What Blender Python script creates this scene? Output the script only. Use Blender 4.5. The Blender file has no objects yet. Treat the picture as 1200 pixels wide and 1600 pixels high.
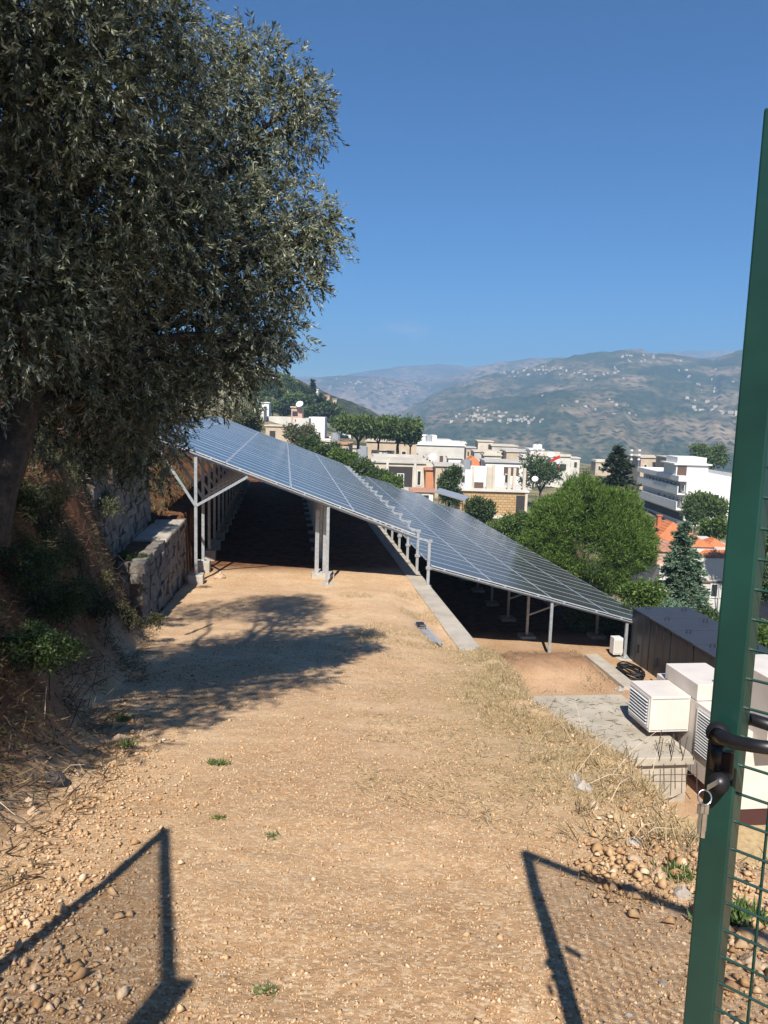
import bpy, math, random
import numpy as np
from mathutils import Vector, Matrix

rng = np.random.default_rng(7)
random.seed(7)
scene = bpy.context.scene
COL = scene.collection

# ------------------------------------------------------------------ camera
F_PX = 1200.0
PITCH = math.radians(7.5)
ROLL = math.radians(1.7)
CAM = np.array([0.0, 0.0, 1.6])
FW = np.array([0, math.cos(PITCH), -math.sin(PITCH)])
R0 = np.array([1.0, 0, 0])
U0 = np.array([0, math.sin(PITCH), math.cos(PITCH)])
RT = R0 * math.cos(ROLL) + U0 * math.sin(ROLL)
UP = U0 * math.cos(ROLL) - R0 * math.sin(ROLL)
cam_data = bpy.data.cameras.new('camera')
cam_data.sensor_fit = 'VERTICAL'
cam_data.sensor_height = 36.0
cam_data.lens = 27.0
cam_data.clip_start = 0.05
cam_data.clip_end = 40000
cam = bpy.data.objects.new('camera', cam_data)
COL.objects.link(cam)
m = Matrix(((RT[0], UP[0], -FW[0], CAM[0]), (RT[1], UP[1], -FW[1], CAM[1]), (RT[2], UP[2], -FW[2], CAM[2]), (0, 0, 0, 1)))
cam.matrix_world = m
scene.camera = cam

# ------------------------------------------------------------------ sky, sun, exposure
SUN_EL, SUN_AZ = 45.9, 5.4          # light travels towards azimuth 5.4 deg from +Y
w = bpy.data.worlds.new('World')
scene.world = w
w.use_nodes = True
nt = w.node_tree
sky = nt.nodes.new('ShaderNodeTexSky')
sky.sky_type = 'NISHITA'
sky.sun_disc = False
sky.sun_elevation = math.radians(SUN_EL)
sky.sun_rotation = math.radians(180 + SUN_AZ)
sky.altitude = 900
sky.air_density = 1.0
sky.dust_density = 0.3
sky.ozone_density = 3.5
hs = nt.nodes.new('ShaderNodeHueSaturation')
hs.inputs['Saturation'].default_value = 2.5
hs.inputs['Value'].default_value = 0.1
nt.links.new(sky.outputs[0], hs.inputs['Color'])
bg = nt.nodes['Background']
bg.inputs[1].default_value = 0.060
gm = nt.nodes.new('ShaderNodeGamma')
gm.inputs[1].default_value = 1.15
nt.links.new(hs.outputs[0], gm.inputs[0])
vs_ = nt.nodes.new('ShaderNodeVectorMath'); vs_.operation = 'SCALE'; vs_.inputs['Scale'].default_value = 10.0
nt.links.new(gm.outputs[0], vs_.inputs[0])
# one small faint cloud low over the far range
tcw = nt.nodes.new('ShaderNodeTexCoord')
cv = FW + RT * (640 - 600) / F_PX - UP * (518 - 800) / F_PX
cv = cv / np.linalg.norm(cv)
sb = nt.nodes.new('ShaderNodeVectorMath'); sb.operation = 'SUBTRACT'; sb.inputs[1].default_value = cv
nt.links.new(tcw.outputs['Generated'], sb.inputs[0])
sc_ = nt.nodes.new('ShaderNodeVectorMath'); sc_.operation = 'MULTIPLY'; sc_.inputs[1].default_value = (22, 22, 48)
nt.links.new(sb.outputs[0], sc_.inputs[0])
ln_ = nt.nodes.new('ShaderNodeVectorMath'); ln_.operation = 'LENGTH'; nt.links.new(sc_.outputs[0], ln_.inputs[0])
nz_ = nt.nodes.new('ShaderNodeTexNoise'); nz_.inputs['Scale'].default_value = 1.6; nz_.inputs['Detail'].default_value = 7
nt.links.new(sc_.outputs[0], nz_.inputs['Vector'])
ad_ = nt.nodes.new('ShaderNodeMath'); ad_.operation = 'MULTIPLY_ADD'; nt.links.new(nz_.outputs['Fac'], ad_.inputs[0]); ad_.inputs[1].default_value = 2.6
nt.links.new(ln_.outputs['Value'], ad_.inputs[2])
mr_ = nt.nodes.new('ShaderNodeMapRange'); mr_.interpolation_type = 'SMOOTHSTEP'
mr_.inputs['From Min'].default_value = 2.3; mr_.inputs['From Max'].default_value = 1.1; mr_.inputs['To Min'].default_value = 0; mr_.inputs['To Max'].default_value = .22
nt.links.new(ad_.outputs[0], mr_.inputs[0])
mc_ = nt.nodes.new('ShaderNodeMix'); mc_.data_type = 'RGBA'
nt.links.new(mr_.outputs[0], mc_.inputs[0]); nt.links.new(vs_.outputs[0], mc_.inputs[6]); mc_.inputs[7].default_value = (9.0, 7.6, 8.0, 1)
nt.links.new(mc_.outputs[2], bg.inputs[0])

sun = bpy.data.lights.new('sun', 'SUN')
sun.energy = 5.0
sun.angle = math.radians(0.55)
sun.color = (1.0, 0.94, 0.85)
so = bpy.data.objects.new('sun', sun)
COL.objects.link(so)
sa, se = math.radians(SUN_AZ), math.radians(SUN_EL)
SUNV = np.array([math.sin(sa) * math.cos(se), math.cos(sa) * math.cos(se), -math.sin(se)])
so.rotation_euler = Vector(SUNV).to_track_quat('-Z', 'Y').to_euler()
so.location = (-3, -20, 30)

scene.view_settings.view_transform = 'Standard'
scene.view_settings.look = 'None'
scene.view_settings.exposure = 0.88
scene.view_settings.gamma = 1.0
scene.view_settings.use_curve_mapping = False
scene.cycles.max_bounces = 6
scene.cycles.diffuse_bounces = 3
scene.cycles.transparent_max_bounces = 8
scene.cycles.volume_bounces = 0
scene.cycles.use_denoising = True


# ------------------------------------------------------------------ geometry helpers
def ray(px, py):
    return FW + RT * (px - 600) / F_PX - UP * (py - 800) / F_PX


def at(px, py, Y):
    v = ray(px, py)
    return CAM + v * (Y / v[1])


TH = math.radians(-7.52)
D = np.array([math.sin(TH), math.cos(TH), 0.0])      # direction of the panel rows
N = np.array([math.cos(TH), -math.sin(TH), 0.0])     # horizontal, to the right of it
Z = np.array([0, 0, 1.0])


def sn(s, n, z=0.0):
    return D * s + N * n + Z * z


def vnoise(x, y, seed=0):
    x = np.asarray(x, float); y = np.asarray(y, float)
    xi = np.floor(x).astype(np.int64); yi = np.floor(y).astype(np.int64)
    xf = x - xi; yf = y - yi

    def h(a, b):
        k = (a * 73856093 ^ b * 19349663 ^ (seed + 11) * 83492791) & 0xffffffff
        for c in (0x45d9f3b, 0x27d4eb2d, 0x45d9f3b):
            k = ((k ^ (k >> 16)) * c) & 0xffffffff
        return ((k ^ (k >> 15)) & 0xffff) / 65535.0
    u = xf * xf * (3 - 2 * xf); v = yf * yf * (3 - 2 * yf)
    return (h(xi, yi) * (1 - u) + h(xi + 1, yi) * u) * (1 - v) + (h(xi, yi + 1) * (1 - u) + h(xi + 1, yi + 1) * u) * v


def fbm(x, y, oct=4, seed=0):
    r = 0; a = 1.0; t = 0
    for i in range(oct):
        r = r + a * (vnoise(x * 2 ** i, y * 2 ** i, seed + i) - .5)
        t += a; a *= .5
    return r / t * 2


def sst(t):
    t = np.clip(t, 0, 1)
    return t * t * (3 - 2 * t)


def set_props(o, label=None, cat=None, group=None, kind=None):
    if label: o['label'] = label
    if cat: o['category'] = cat
    if group: o['group'] = group
    if kind: o['kind'] = kind
    return o


def link(o, parent=None):
    COL.objects.link(o)
    if parent is not None: o.parent = parent
    return o


def root(name, loc, label, cat, group=None, rz=0.0):
    o = bpy.data.objects.new(name, None)
    o.empty_display_size = .3
    o.location = [float(c) for c in loc]
    o.rotation_euler = (0, 0, rz)
    link(o)
    return set_props(o, label, cat, group)


def np_mesh(name, V, Fq, mats, mi=None, smooth=False):
    """V (n,3); Fq (m,3) or (m,4)"""
    me = bpy.data.meshes.new(name)
    V = np.ascontiguousarray(V, dtype=np.float32); Fq = np.ascontiguousarray(Fq, dtype=np.int32)
    k = Fq.shape[1]
    me.vertices.add(len(V)); me.vertices.foreach_set('co', V.ravel())
    me.loops.add(Fq.size); me.loops.foreach_set('vertex_index', Fq.ravel())
    me.polygons.add(len(Fq))
    me.polygons.foreach_set('loop_start', np.arange(0, Fq.size, k, dtype=np.int32))
    me.polygons.foreach_set('loop_total', np.full(len(Fq), k, dtype=np.int32))
    if mi is not None: me.polygons.foreach_set('material_index', np.asarray(mi, dtype=np.int32))
    if smooth: me.polygons.foreach_set('use_smooth', np.ones(len(Fq), dtype=bool))
    for mt in (mats if isinstance(mats, (list, tuple)) else [mats]): me.materials.append(mt)
    me.update(calc_edges=True)
    return me


class MB:
    def __init__(self):
        self.v = []; self.f = []; self.m = []

    def add(self, vs, fs, mi=0):
        b = len(self.v)
        self.v.extend([tuple(float(c) for c in p) for p in vs])
        for f in fs:
            self.f.append([b + i for i in f]); self.m.append(mi)
        return self

    def boxb(self, o, a, b, c, mi=0):
        """box from corner o along vectors a, b, c"""
        o, a, b, c = [np.asarray(q, float) for q in (o, a, b, c)]
        vs = [o, o + a, o + a + b, o + b, o + c, o + a + c, o + a + b + c, o + b + c]
        fs = [(0, 3, 2, 1), (4, 5, 6, 7), (0, 1, 5, 4), (1, 2, 6, 5), (2, 3, 7, 6), (3, 0, 4, 7)]
        if np.dot(np.cross(a, b), c) < 0: fs = [f[::-1] for f in fs]
        return self.add(vs, fs, mi)

    def box(self, x0, y0, z0, x1, y1, z1, mi=0):
        return self.boxb((x0, y0, z0), (x1 - x0, 0, 0), (0, y1 - y0, 0), (0, 0, z1 - z0), mi)

    def beam(self, p, q, wd, ht, up=(0, 0, 1), mi=0):
        p, q = np.asarray(p, float), np.asarray(q, float)
        t = q - p; t = t / np.linalg.norm(t)
        u = np.asarray(up, float)
        if abs(np.dot(t, u)) > .98: u = np.array([0, 1.0, 0])
        s = np.cross(t, u); s /= np.linalg.norm(s)
        u = np.cross(s, t)
        return self.boxb(p - s * wd / 2 - u * ht / 2, s * wd, q - p, u * ht, mi)

    def tube(self, pts, r, n=6, mi=0, cap=True):
        pts = [np.asarray(p, float) for p in pts]
        rs = r if hasattr(r, '__len__') else [r] * len(pts)
        rings = []
        pu = None
        for i, p in enumerate(pts):
            t = pts[min(i + 1, len(pts) - 1)] - pts[max(i - 1, 0)]
            t = t / (np.linalg.norm(t) + 1e-9)
            if pu is None:
                a = np.array([0, 0, 1.0]) if abs(t[2]) < .9 else np.array([1.0, 0, 0])
                pu = np.cross(t, a)
            pu = pu - t * np.dot(pu, t); pu /= np.linalg.norm(pu) + 1e-9
            w_ = np.cross(t, pu)
            rings.append([p + rs[i] * (pu * math.cos(2 * math.pi * k / n) + w_ * math.sin(2 * math.pi * k / n)) for k in range(n)])
        vs = [q for rg in rings for q in rg]
        fs = []
        for i in range(len(pts) - 1):
            for k in range(n):
                fs.append((i * n + k, i * n + (k + 1) % n, (i + 1) * n + (k + 1) % n, (i + 1) * n + k))
        if cap:
            fs.append(tuple(range(n))[::-1]); fs.append(tuple((len(pts) - 1) * n + k for k in range(n)))
        return self.add(vs, fs, mi)

    def mesh(self, name, mats, off=None, smooth=False):
        me = bpy.data.meshes.new(name)
        v = self.v if off is None else [(a - off[0], b - off[1], c - off[2]) for a, b, c in self.v]
        me.from_pydata(v, [], self.f)
        for mt in (mats if isinstance(mats, (list, tuple)) else [mats]): me.materials.append(mt)
        me.polygons.foreach_set('material_index', self.m)
        if smooth: me.polygons.foreach_set('use_smooth', [True] * len(self.f))
        me.update()
        return me

    def build(self, name, mats, parent=None, world=False, smooth=False, kind=None, bevel=0):
        off = None
        if world and parent is not None:
            r = parent
            while r.parent is not None: r = r.parent
            off = tuple(r.location)
        o = bpy.data.objects.new(name, self.mesh(name, mats, off, smooth))
        link(o, parent)
        if kind: o['kind'] = kind
        if bevel:
            b = o.modifiers.new('bevel', 'BEVEL'); b.width = bevel; b.segments = 2; b.limit_method = 'ANGLE'
        return o


# ------------------------------------------------------------------ materials
def mat(name, col, rough=.8, metal=0.0, var=0.0, scale=3.0, col2=None, bump=0.0, bscale=30.0, spec=None, detail=5.0, dist=.02, coat=0):
    mt = bpy.data.materials.new(name)
    mt.use_nodes = True
    nt = mt.node_tree
    b = nt.nodes['Principled BSDF']
    b.inputs['Roughness'].default_value = rough
    b.inputs['Metallic'].default_value = metal
    if coat: b.inputs['Coat Weight'].default_value = coat
    if spec is not None: b.inputs['Specular IOR Level'].default_value = spec
    b.inputs['Base Color'].default_value = (*col, 1)
    geo = nt.nodes.new('ShaderNodeNewGeometry')
    if col2 is not None or var:
        no = nt.nodes.new('ShaderNodeTexNoise')
        no.inputs['Scale'].default_value = scale
        no.inputs['Detail'].default_value = detail
        nt.links.new(geo.outputs['Position'], no.inputs['Vector'])
        rp = nt.nodes.new('ShaderNodeValToRGB')
        rp.color_ramp.elements[0].position = .32
        rp.color_ramp.elements[1].position = .68
        c2 = col2 if col2 is not None else tuple(c * (1 - var) for c in col)
        rp.color_ramp.elements[0].color = (*c2, 1)
        rp.color_ramp.elements[1].color = (*col, 1)
        nt.links.new(no.outputs['Fac'], rp.inputs[0])
        nt.links.new(rp.outputs[0], b.inputs['Base Color'])
    if bump:
        nb = nt.nodes.new('ShaderNodeTexNoise')
        nb.inputs['Scale'].default_value = bscale
        nb.inputs['Detail'].default_value = 6
        nt.links.new(geo.outputs['Position'], nb.inputs['Vector'])
        bp = nt.nodes.new('ShaderNodeBump')
        bp.inputs['Strength'].default_value = bump
        bp.inputs['Distance'].default_value = dist
        nt.links.new(nb.outputs['Fac'], bp.inputs['Height'])
        nt.links.new(bp.outputs[0], b.inputs['Normal'])
    return mt


def leafmat(name, c1, c2, c3=None, rough=.5, trans=.25):
    """foliage: every leaf (mesh island) draws its own shade between the colours"""
    mt = bpy.data.materials.new(name)
    mt.use_nodes = True
    nt = mt.node_tree
    b = nt.nodes['Principled BSDF']
    geo = nt.nodes.new('ShaderNodeNewGeometry')
    rp = nt.nodes.new('ShaderNodeValToRGB')
    rp.color_ramp.elements[0].color = (*c1, 1)
    rp.color_ramp.elements[1].color = (*c2, 1)
    if c3 is not None:
        e = rp.color_ramp.elements.new(.85); e.color = (*c2, 1)
        rp.color_ramp.elements[2].color = (*c3, 1)
    nt.links.new(geo.outputs['Random Per Island'], rp.inputs[0])
    nt.links.new(rp.outputs[0], b.inputs['Base Color'])
    b.inputs['Roughness'].default_value = rough
    b.inputs['Specular IOR Level'].default_value = .35
    tr = nt.nodes.new('ShaderNodeBsdfTranslucent')
    nt.links.new(rp.outputs[0], tr.inputs['Color'])
    mx = nt.nodes.new('ShaderNodeMixShader')
    mx.inputs[0].default_value = trans
    out = nt.nodes['Material Output']
    nt.links.new(b.outputs[0], mx.inputs[1]); nt.links.new(tr.outputs[0], mx.inputs[2])
    nt.links.new(mx.outputs[0], out.inputs[0])
    return mt


def nd(nt, t, **kw):
    n_ = nt.nodes.new(t)
    for k, v in kw.items(): n_.inputs[k].default_value = v
    return n_


def ground_material():
    mt = bpy.data.materials.new('soil')
    mt.use_nodes = True
    nt = mt.node_tree; L = nt.links.new
    b = nt.nodes['Principled BSDF']
    b.inputs['Roughness'].default_value = .95
    b.inputs['Specular IOR Level'].default_value = .12
    geo = nt.nodes.new('ShaderNodeNewGeometry')
    P = geo.outputs['Position']

    def noise(sc, det=5, rough=.55):
        n_ = nd(nt, 'ShaderNodeTexNoise', Scale=sc, Detail=det, Roughness=rough)
        L(P, n_.inputs['Vector']); return n_.outputs['Fac']

    def ramp(src, a, b_, ca, cb):
        r = nt.nodes.new('ShaderNodeValToRGB')
        r.color_ramp.elements[0].position = a; r.color_ramp.elements[1].position = b_
        r.color_ramp.elements[0].color = (*ca, 1); r.color_ramp.elements[1].color = (*cb, 1)
        L(src, r.inputs[0]); return r.outputs[0]

    def mix(fac, a, b_, mode='MIX'):
        mx = nt.nodes.new('ShaderNodeMix'); mx.data_type = 'RGBA'; mx.blend_type = mode
        if isinstance(fac, float): mx.inputs[0].default_value = fac
        else: L(fac, mx.inputs[0])
        for k, q in ((6, a), (7, b_)):
            if isinstance(q, tuple): mx.inputs[k].default_value = (*q, 1)
            else: L(q, mx.inputs[k])
        return mx.outputs[2]
    # sandy track with ochre patches
    base = ramp(noise(.9, 6), .35, .65, (.47, .29, .155), (.61, .435, .27))
    base = mix(ramp(noise(4.5, 6), .45, .7, (0, 0, 0), (.6, .6, .6)), base, (.40, .23, .11))
    base = mix(ramp(noise(.33, 4), .42, .62, (0, 0, 0), (.45, .45, .45)), base, (.36, .22, .13))
    base = mix(ramp(noise(14, 5, .7), .52, .72, (0, 0, 0), (.5, .5, .5)), base, (.70, .50, .30))
    # loose browner gravel tipped by the gate, giving way to worn pale track
    sxy = nt.nodes.new('ShaderNodeSeparateXYZ'); L(P, sxy.inputs[0])
    wob = nt.nodes.new('ShaderNodeMath'); wob.operation = 'MULTIPLY_ADD'; L(noise(1.1, 5), wob.inputs[0]); wob.inputs[1].default_value = 5.0; L(sxy.outputs[1], wob.inputs[2])
    mrg = nt.nodes.new('ShaderNodeMapRange'); mrg.inputs['From Min'].default_value = 8.5; mrg.inputs['From Max'].default_value = 4.0; mrg.inputs['To Max'].default_value = .8
    L(wob.outputs[0], mrg.inputs[0])
    base = mix(mrg.outputs[0], base, ramp(noise(9, 6, .65), .38, .62, (.31, .175, .085), (.50, .315, .165)))
    # gravel grains: cells each of its own shade
    vo = nd(nt, 'ShaderNodeTexVoronoi', Scale=52.0); L(P, vo.inputs['Vector'])
    vo2 = nd(nt, 'ShaderNodeTexVoronoi', Scale=120.0); L(P, vo2.inputs['Vector'])
    sep = nt.nodes.new('ShaderNodeSeparateColor'); L(vo.outputs['Color'], sep.inputs[0])
    g = ramp(sep.outputs[0], .55, .98, (.0, .0, .0), (1, 1, 1))
    base = mix(g, base, (.64, .48, .31))
    sep2 = nt.nodes.new('ShaderNodeSeparateColor'); L(vo2.outputs['Color'], sep2.inputs[0])
    base = mix(ramp(sep2.outputs[1], .6, 1.0, (0, 0, 0), (.55, .55, .55)), base, (.32, .18, .09))
    # red earth where the vertex attribute says so (bank, fills), also darkening the shaded floor under the arrays; dry scrub green further off
    at_ = nt.nodes.new('ShaderNodeAttribute'); at_.attribute_name = 'kind_mask'
    sp = nt.nodes.new('ShaderNodeSeparateColor'); L(at_.outputs['Color'], sp.inputs[0])
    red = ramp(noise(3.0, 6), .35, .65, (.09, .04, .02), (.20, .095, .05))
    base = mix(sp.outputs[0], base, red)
    far = ramp(noise(.12, 8, .65), .42, .6, (.055, .07, .03), (.27, .22, .13))
    base = mix(sp.outputs[1], base, far)
    straw = ramp(noise(7, 6), .3, .7, (.30, .21, .10), (.47, .37, .21))
    base = mix(sp.outputs[2], base, straw)
    L(base, b.inputs['Base Color'])
    bp = nd(nt, 'ShaderNodeBump', Strength=.2, Distance=.006)
    L(vo.outputs['Distance'], bp.inputs['Height']); bp.invert = True
    bp2 = nd(nt, 'ShaderNodeBump', Strength=.2, Distance=.02)
    L(noise(22, 8, .65), bp2.inputs['Height']); L(bp.outputs[0], bp2.inputs['Normal'])
    bp3 = nd(nt, 'ShaderNodeBump', Strength=.35, Distance=.06)
    L(noise(5.5, 5, .6), bp3.inputs['Height']); L(bp2.outputs[0], bp3.inputs['Normal'])
    L(bp3.outputs[0], b.inputs['Normal'])
    return mt


def hill_material(name, cols, sc, terr=.0, tscale=.05):
    mt = bpy.data.materials.new(name)
    mt.use_nodes = True
    nt = mt.node_tree; L = nt.links.new
    b = nt.nodes['Principled BSDF']
    b.inputs['Roughness'].default_value = 1
    b.inputs['Specular IOR Level'].default_value = 0
    geo = nt.nodes.new('ShaderNodeNewGeometry')
    mp = nt.nodes.new('ShaderNodeMapping'); L(geo.outputs['Position'], mp.inputs['Vector'])
    mp.inputs['Scale'].default_value = (1, .6, 2.6)     # strata: terraces and cliffs lie level
    n1 = nd(nt, 'ShaderNodeTexNoise', Scale=sc, Detail=12.0, Roughness=.78); L(mp.outputs[0], n1.inputs['Vector'])
    r = nt.nodes.new('ShaderNodeValToRGB')
    el = r.color_ramp.elements
    el[0].position = .36; el[0].color = (*cols[0], 1)
    el[1].position = .70; el[1].color = (*cols[3], 1)
    e = el.new(.48); e.color = (*cols[1], 1)
    e = el.new(.56); e.color = (*cols[2], 1)
    L(n1.outputs['Fac'], r.inputs[0])
    # scattered tree crowns
    vo = nd(nt, 'ShaderNodeTexVoronoi', Scale=tscale); L(geo.outputs['Position'], vo.inputs['Vector'])
    r2 = nt.nodes.new('ShaderNodeValToRGB')
    r2.color_ramp.elements[0].position = .25; r2.color_ramp.elements[0].color = (1, 1, 1, 1)
    r2.color_ramp.elements[1].position = .5; r2.color_ramp.elements[1].color = (0, 0, 0, 1)
    L(vo.outputs['Distance'], r2.inputs[0])
    mx = nt.nodes.new('ShaderNodeMix'); mx.data_type = 'RGBA'
    L(r2.outputs[0], mx.inputs[0]); L(r.outputs[0], mx.inputs[6]); mx.inputs[7].default_value = (*cols[0], 1)
    L(mx.outputs[2], b.inputs['Base Color'])
    bp = nd(nt, 'ShaderNodeBump', Strength=1.0, Distance=6.0)
    L(n1.outputs['Fac'], bp.inputs['Height']); L(bp.outputs[0], b.inputs['Normal'])
    return mt


def panel_material():
    mt = bpy.data.materials.new('solar_cells')
    mt.use_nodes = True
    nt = mt.node_tree; L = nt.links.new
    b = nt.nodes['Principled BSDF']
    b.inputs['Roughness'].default_value = .16
    b.inputs['Specular IOR Level'].default_value = .27
    tc = nt.nodes.new('ShaderNodeTexCoord')
    sx = nt.nodes.new('ShaderNodeSeparateXYZ'); L(tc.outputs['Object'], sx.inputs[0])

    def lines(src, pitch, width, off=0.0):
        a = nt.nodes.new('ShaderNodeMath'); a.operation = 'MULTIPLY_ADD'
        L(src, a.inputs[0]); a.inputs[1].default_value = 1 / pitch; a.inputs[2].default_value = off
        f = nt.nodes.new('ShaderNodeMath'); f.operation = 'FRACT'; L(a.outputs[0], f.inputs[0])
        g = nt.nodes.new('ShaderNodeMath'); g.operation = 'SUBTRACT'; L(f.outputs[0], g.inputs[0]); g.inputs[1].default_value = .5
        h = nt.nodes.new('ShaderNodeMath'); h.operation = 'ABSOLUTE'; L(g.outputs[0], h.inputs[0])
        k = nt.nodes.new('ShaderNodeMath'); k.operation = 'GREATER_THAN'; L(h.outputs[0], k.inputs[0]); k.inputs[1].default_value = .5 - width / pitch / 2
        return k.outputs[0]
    l1 = lines(sx.outputs[0], .18, .004)
    l2 = lines(sx.outputs[1], .092, .003)
    mxm = nt.nodes.new('ShaderNodeMath'); mxm.operation = 'MAXIMUM'; L(l1, mxm.inputs[0]); L(l2, mxm.inputs[1])
    l3 = lines(sx.outputs[1], 2.28, .022)          # gap between the two half-cell strings
    # cells: slight shade from module to module
    oi = nt.nodes.new('ShaderNodeObjectInfo')
    rp = nt.nodes.new('ShaderNodeValToRGB')
    rp.color_ramp.elements[0].color = (.008, .012, .026, 1); rp.color_ramp.elements[1].color = (.014, .02, .04, 1)
    L(oi.outputs['Random'], rp.inputs[0])
    m1 = nt.nodes.new('ShaderNodeMix'); m1.data_type = 'RGBA'
    L(mxm.outputs[0], m1.inputs[0]); L(rp.outputs[0], m1.inputs[6]); m1.inputs[7].default_value = (.035, .042, .06, 1)
    m2 = nt.nodes.new('ShaderNodeMix'); m2.data_type = 'RGBA'
    L(l3, m2.inputs[0]); L(m1.outputs[2], m2.inputs[6]); m2.inputs[7].default_value = (.35, .37, .4, 1)
    # dust film
    geo = nt.nodes.new('ShaderNodeNewGeometry')
    no = nd(nt, 'ShaderNodeTexNoise', Scale=.5, Detail=6.0); L(geo.outputs['Position'], no.inputs['Vector'])
    r3 = nt.nodes.new('ShaderNodeValToRGB'); r3.color_ramp.elements[0].position = .35; r3.color_ramp.elements[1].position = .75
    r3.color_ramp.elements[0].color = (.09, .09, .09, 1); r3.color_ramp.elements[1].color = (.19, .19, .19, 1)
    L(no.outputs['Fac'], r3.inputs[0])
    m3 = nt.nodes.new('ShaderNodeMix'); m3.data_type = 'RGBA'
    L(r3.outputs[0], m3.inputs[0]); L(m2.outputs[2], m3.inputs[6]); m3.inputs[7].default_value = (.33, .31, .28, 1)
    L(m3.outputs[2], b.inputs['Base Color'])
    return mt


def stoneblock_material():
    mt = bpy.data.materials.new('ashlar')
    mt.use_nodes = True
    nt = mt.node_tree; L = nt.links.new
    b = nt.nodes['Principled BSDF']; b.inputs['Roughness'].default_value = .9
    tc = nt.nodes.new('ShaderNodeTexCoord')
    mp = nt.nodes.new('ShaderNodeMapping'); mp.inputs['Rotation'].default_value = (math.pi / 2, 0, 0)
    L(tc.outputs['Object'], mp.inputs[0])
    br = nd(nt, 'ShaderNodeTexBrick', Scale=1.0)
    br.inputs['Brick Width'].default_value = .62; br.inputs['Row Height'].default_value = .36
    br.inputs['Mortar Size'].default_value = .035
    br.inputs['Color1'].default_value = (.46, .31, .15, 1); br.inputs['Color2'].default_value = (.38, .24, .11, 1)
    br.inputs['Mortar'].default_value = (.22, .15, .08, 1)
    L(mp.outputs[0], br.inputs['Vector']); L(br.outputs[0], b.inputs['Base Color'])
    bp = nd(nt, 'ShaderNodeBump', Strength=.6, Distance=.05); bp.invert = True
    L(br.outputs['Fac'], bp.inputs['Height']); L(bp.outputs[0], b.inputs['Normal'])
    return mt


def tile_material(name, c1, c2):
    mt = mat(name, c1, .8, col2=c2, scale=1.5)
    nt = mt.node_tree; L = nt.links.new
    tc = nt.nodes.new('ShaderNodeTexCoord')
    wv = nd(nt, 'ShaderNodeTexWave', Scale=1.1, Distortion=.4); wv.bands_direction = 'X'
    L(tc.outputs['Object'], wv.inputs[0])
    bp = nd(nt, 'ShaderNodeBump', Strength=.7, Distance=.08)
    L(wv.outputs['Fac'], bp.inputs['Height']); L(bp.outputs[0], nt.nodes['Principled BSDF'].inputs['Normal'])
    return mt


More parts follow.
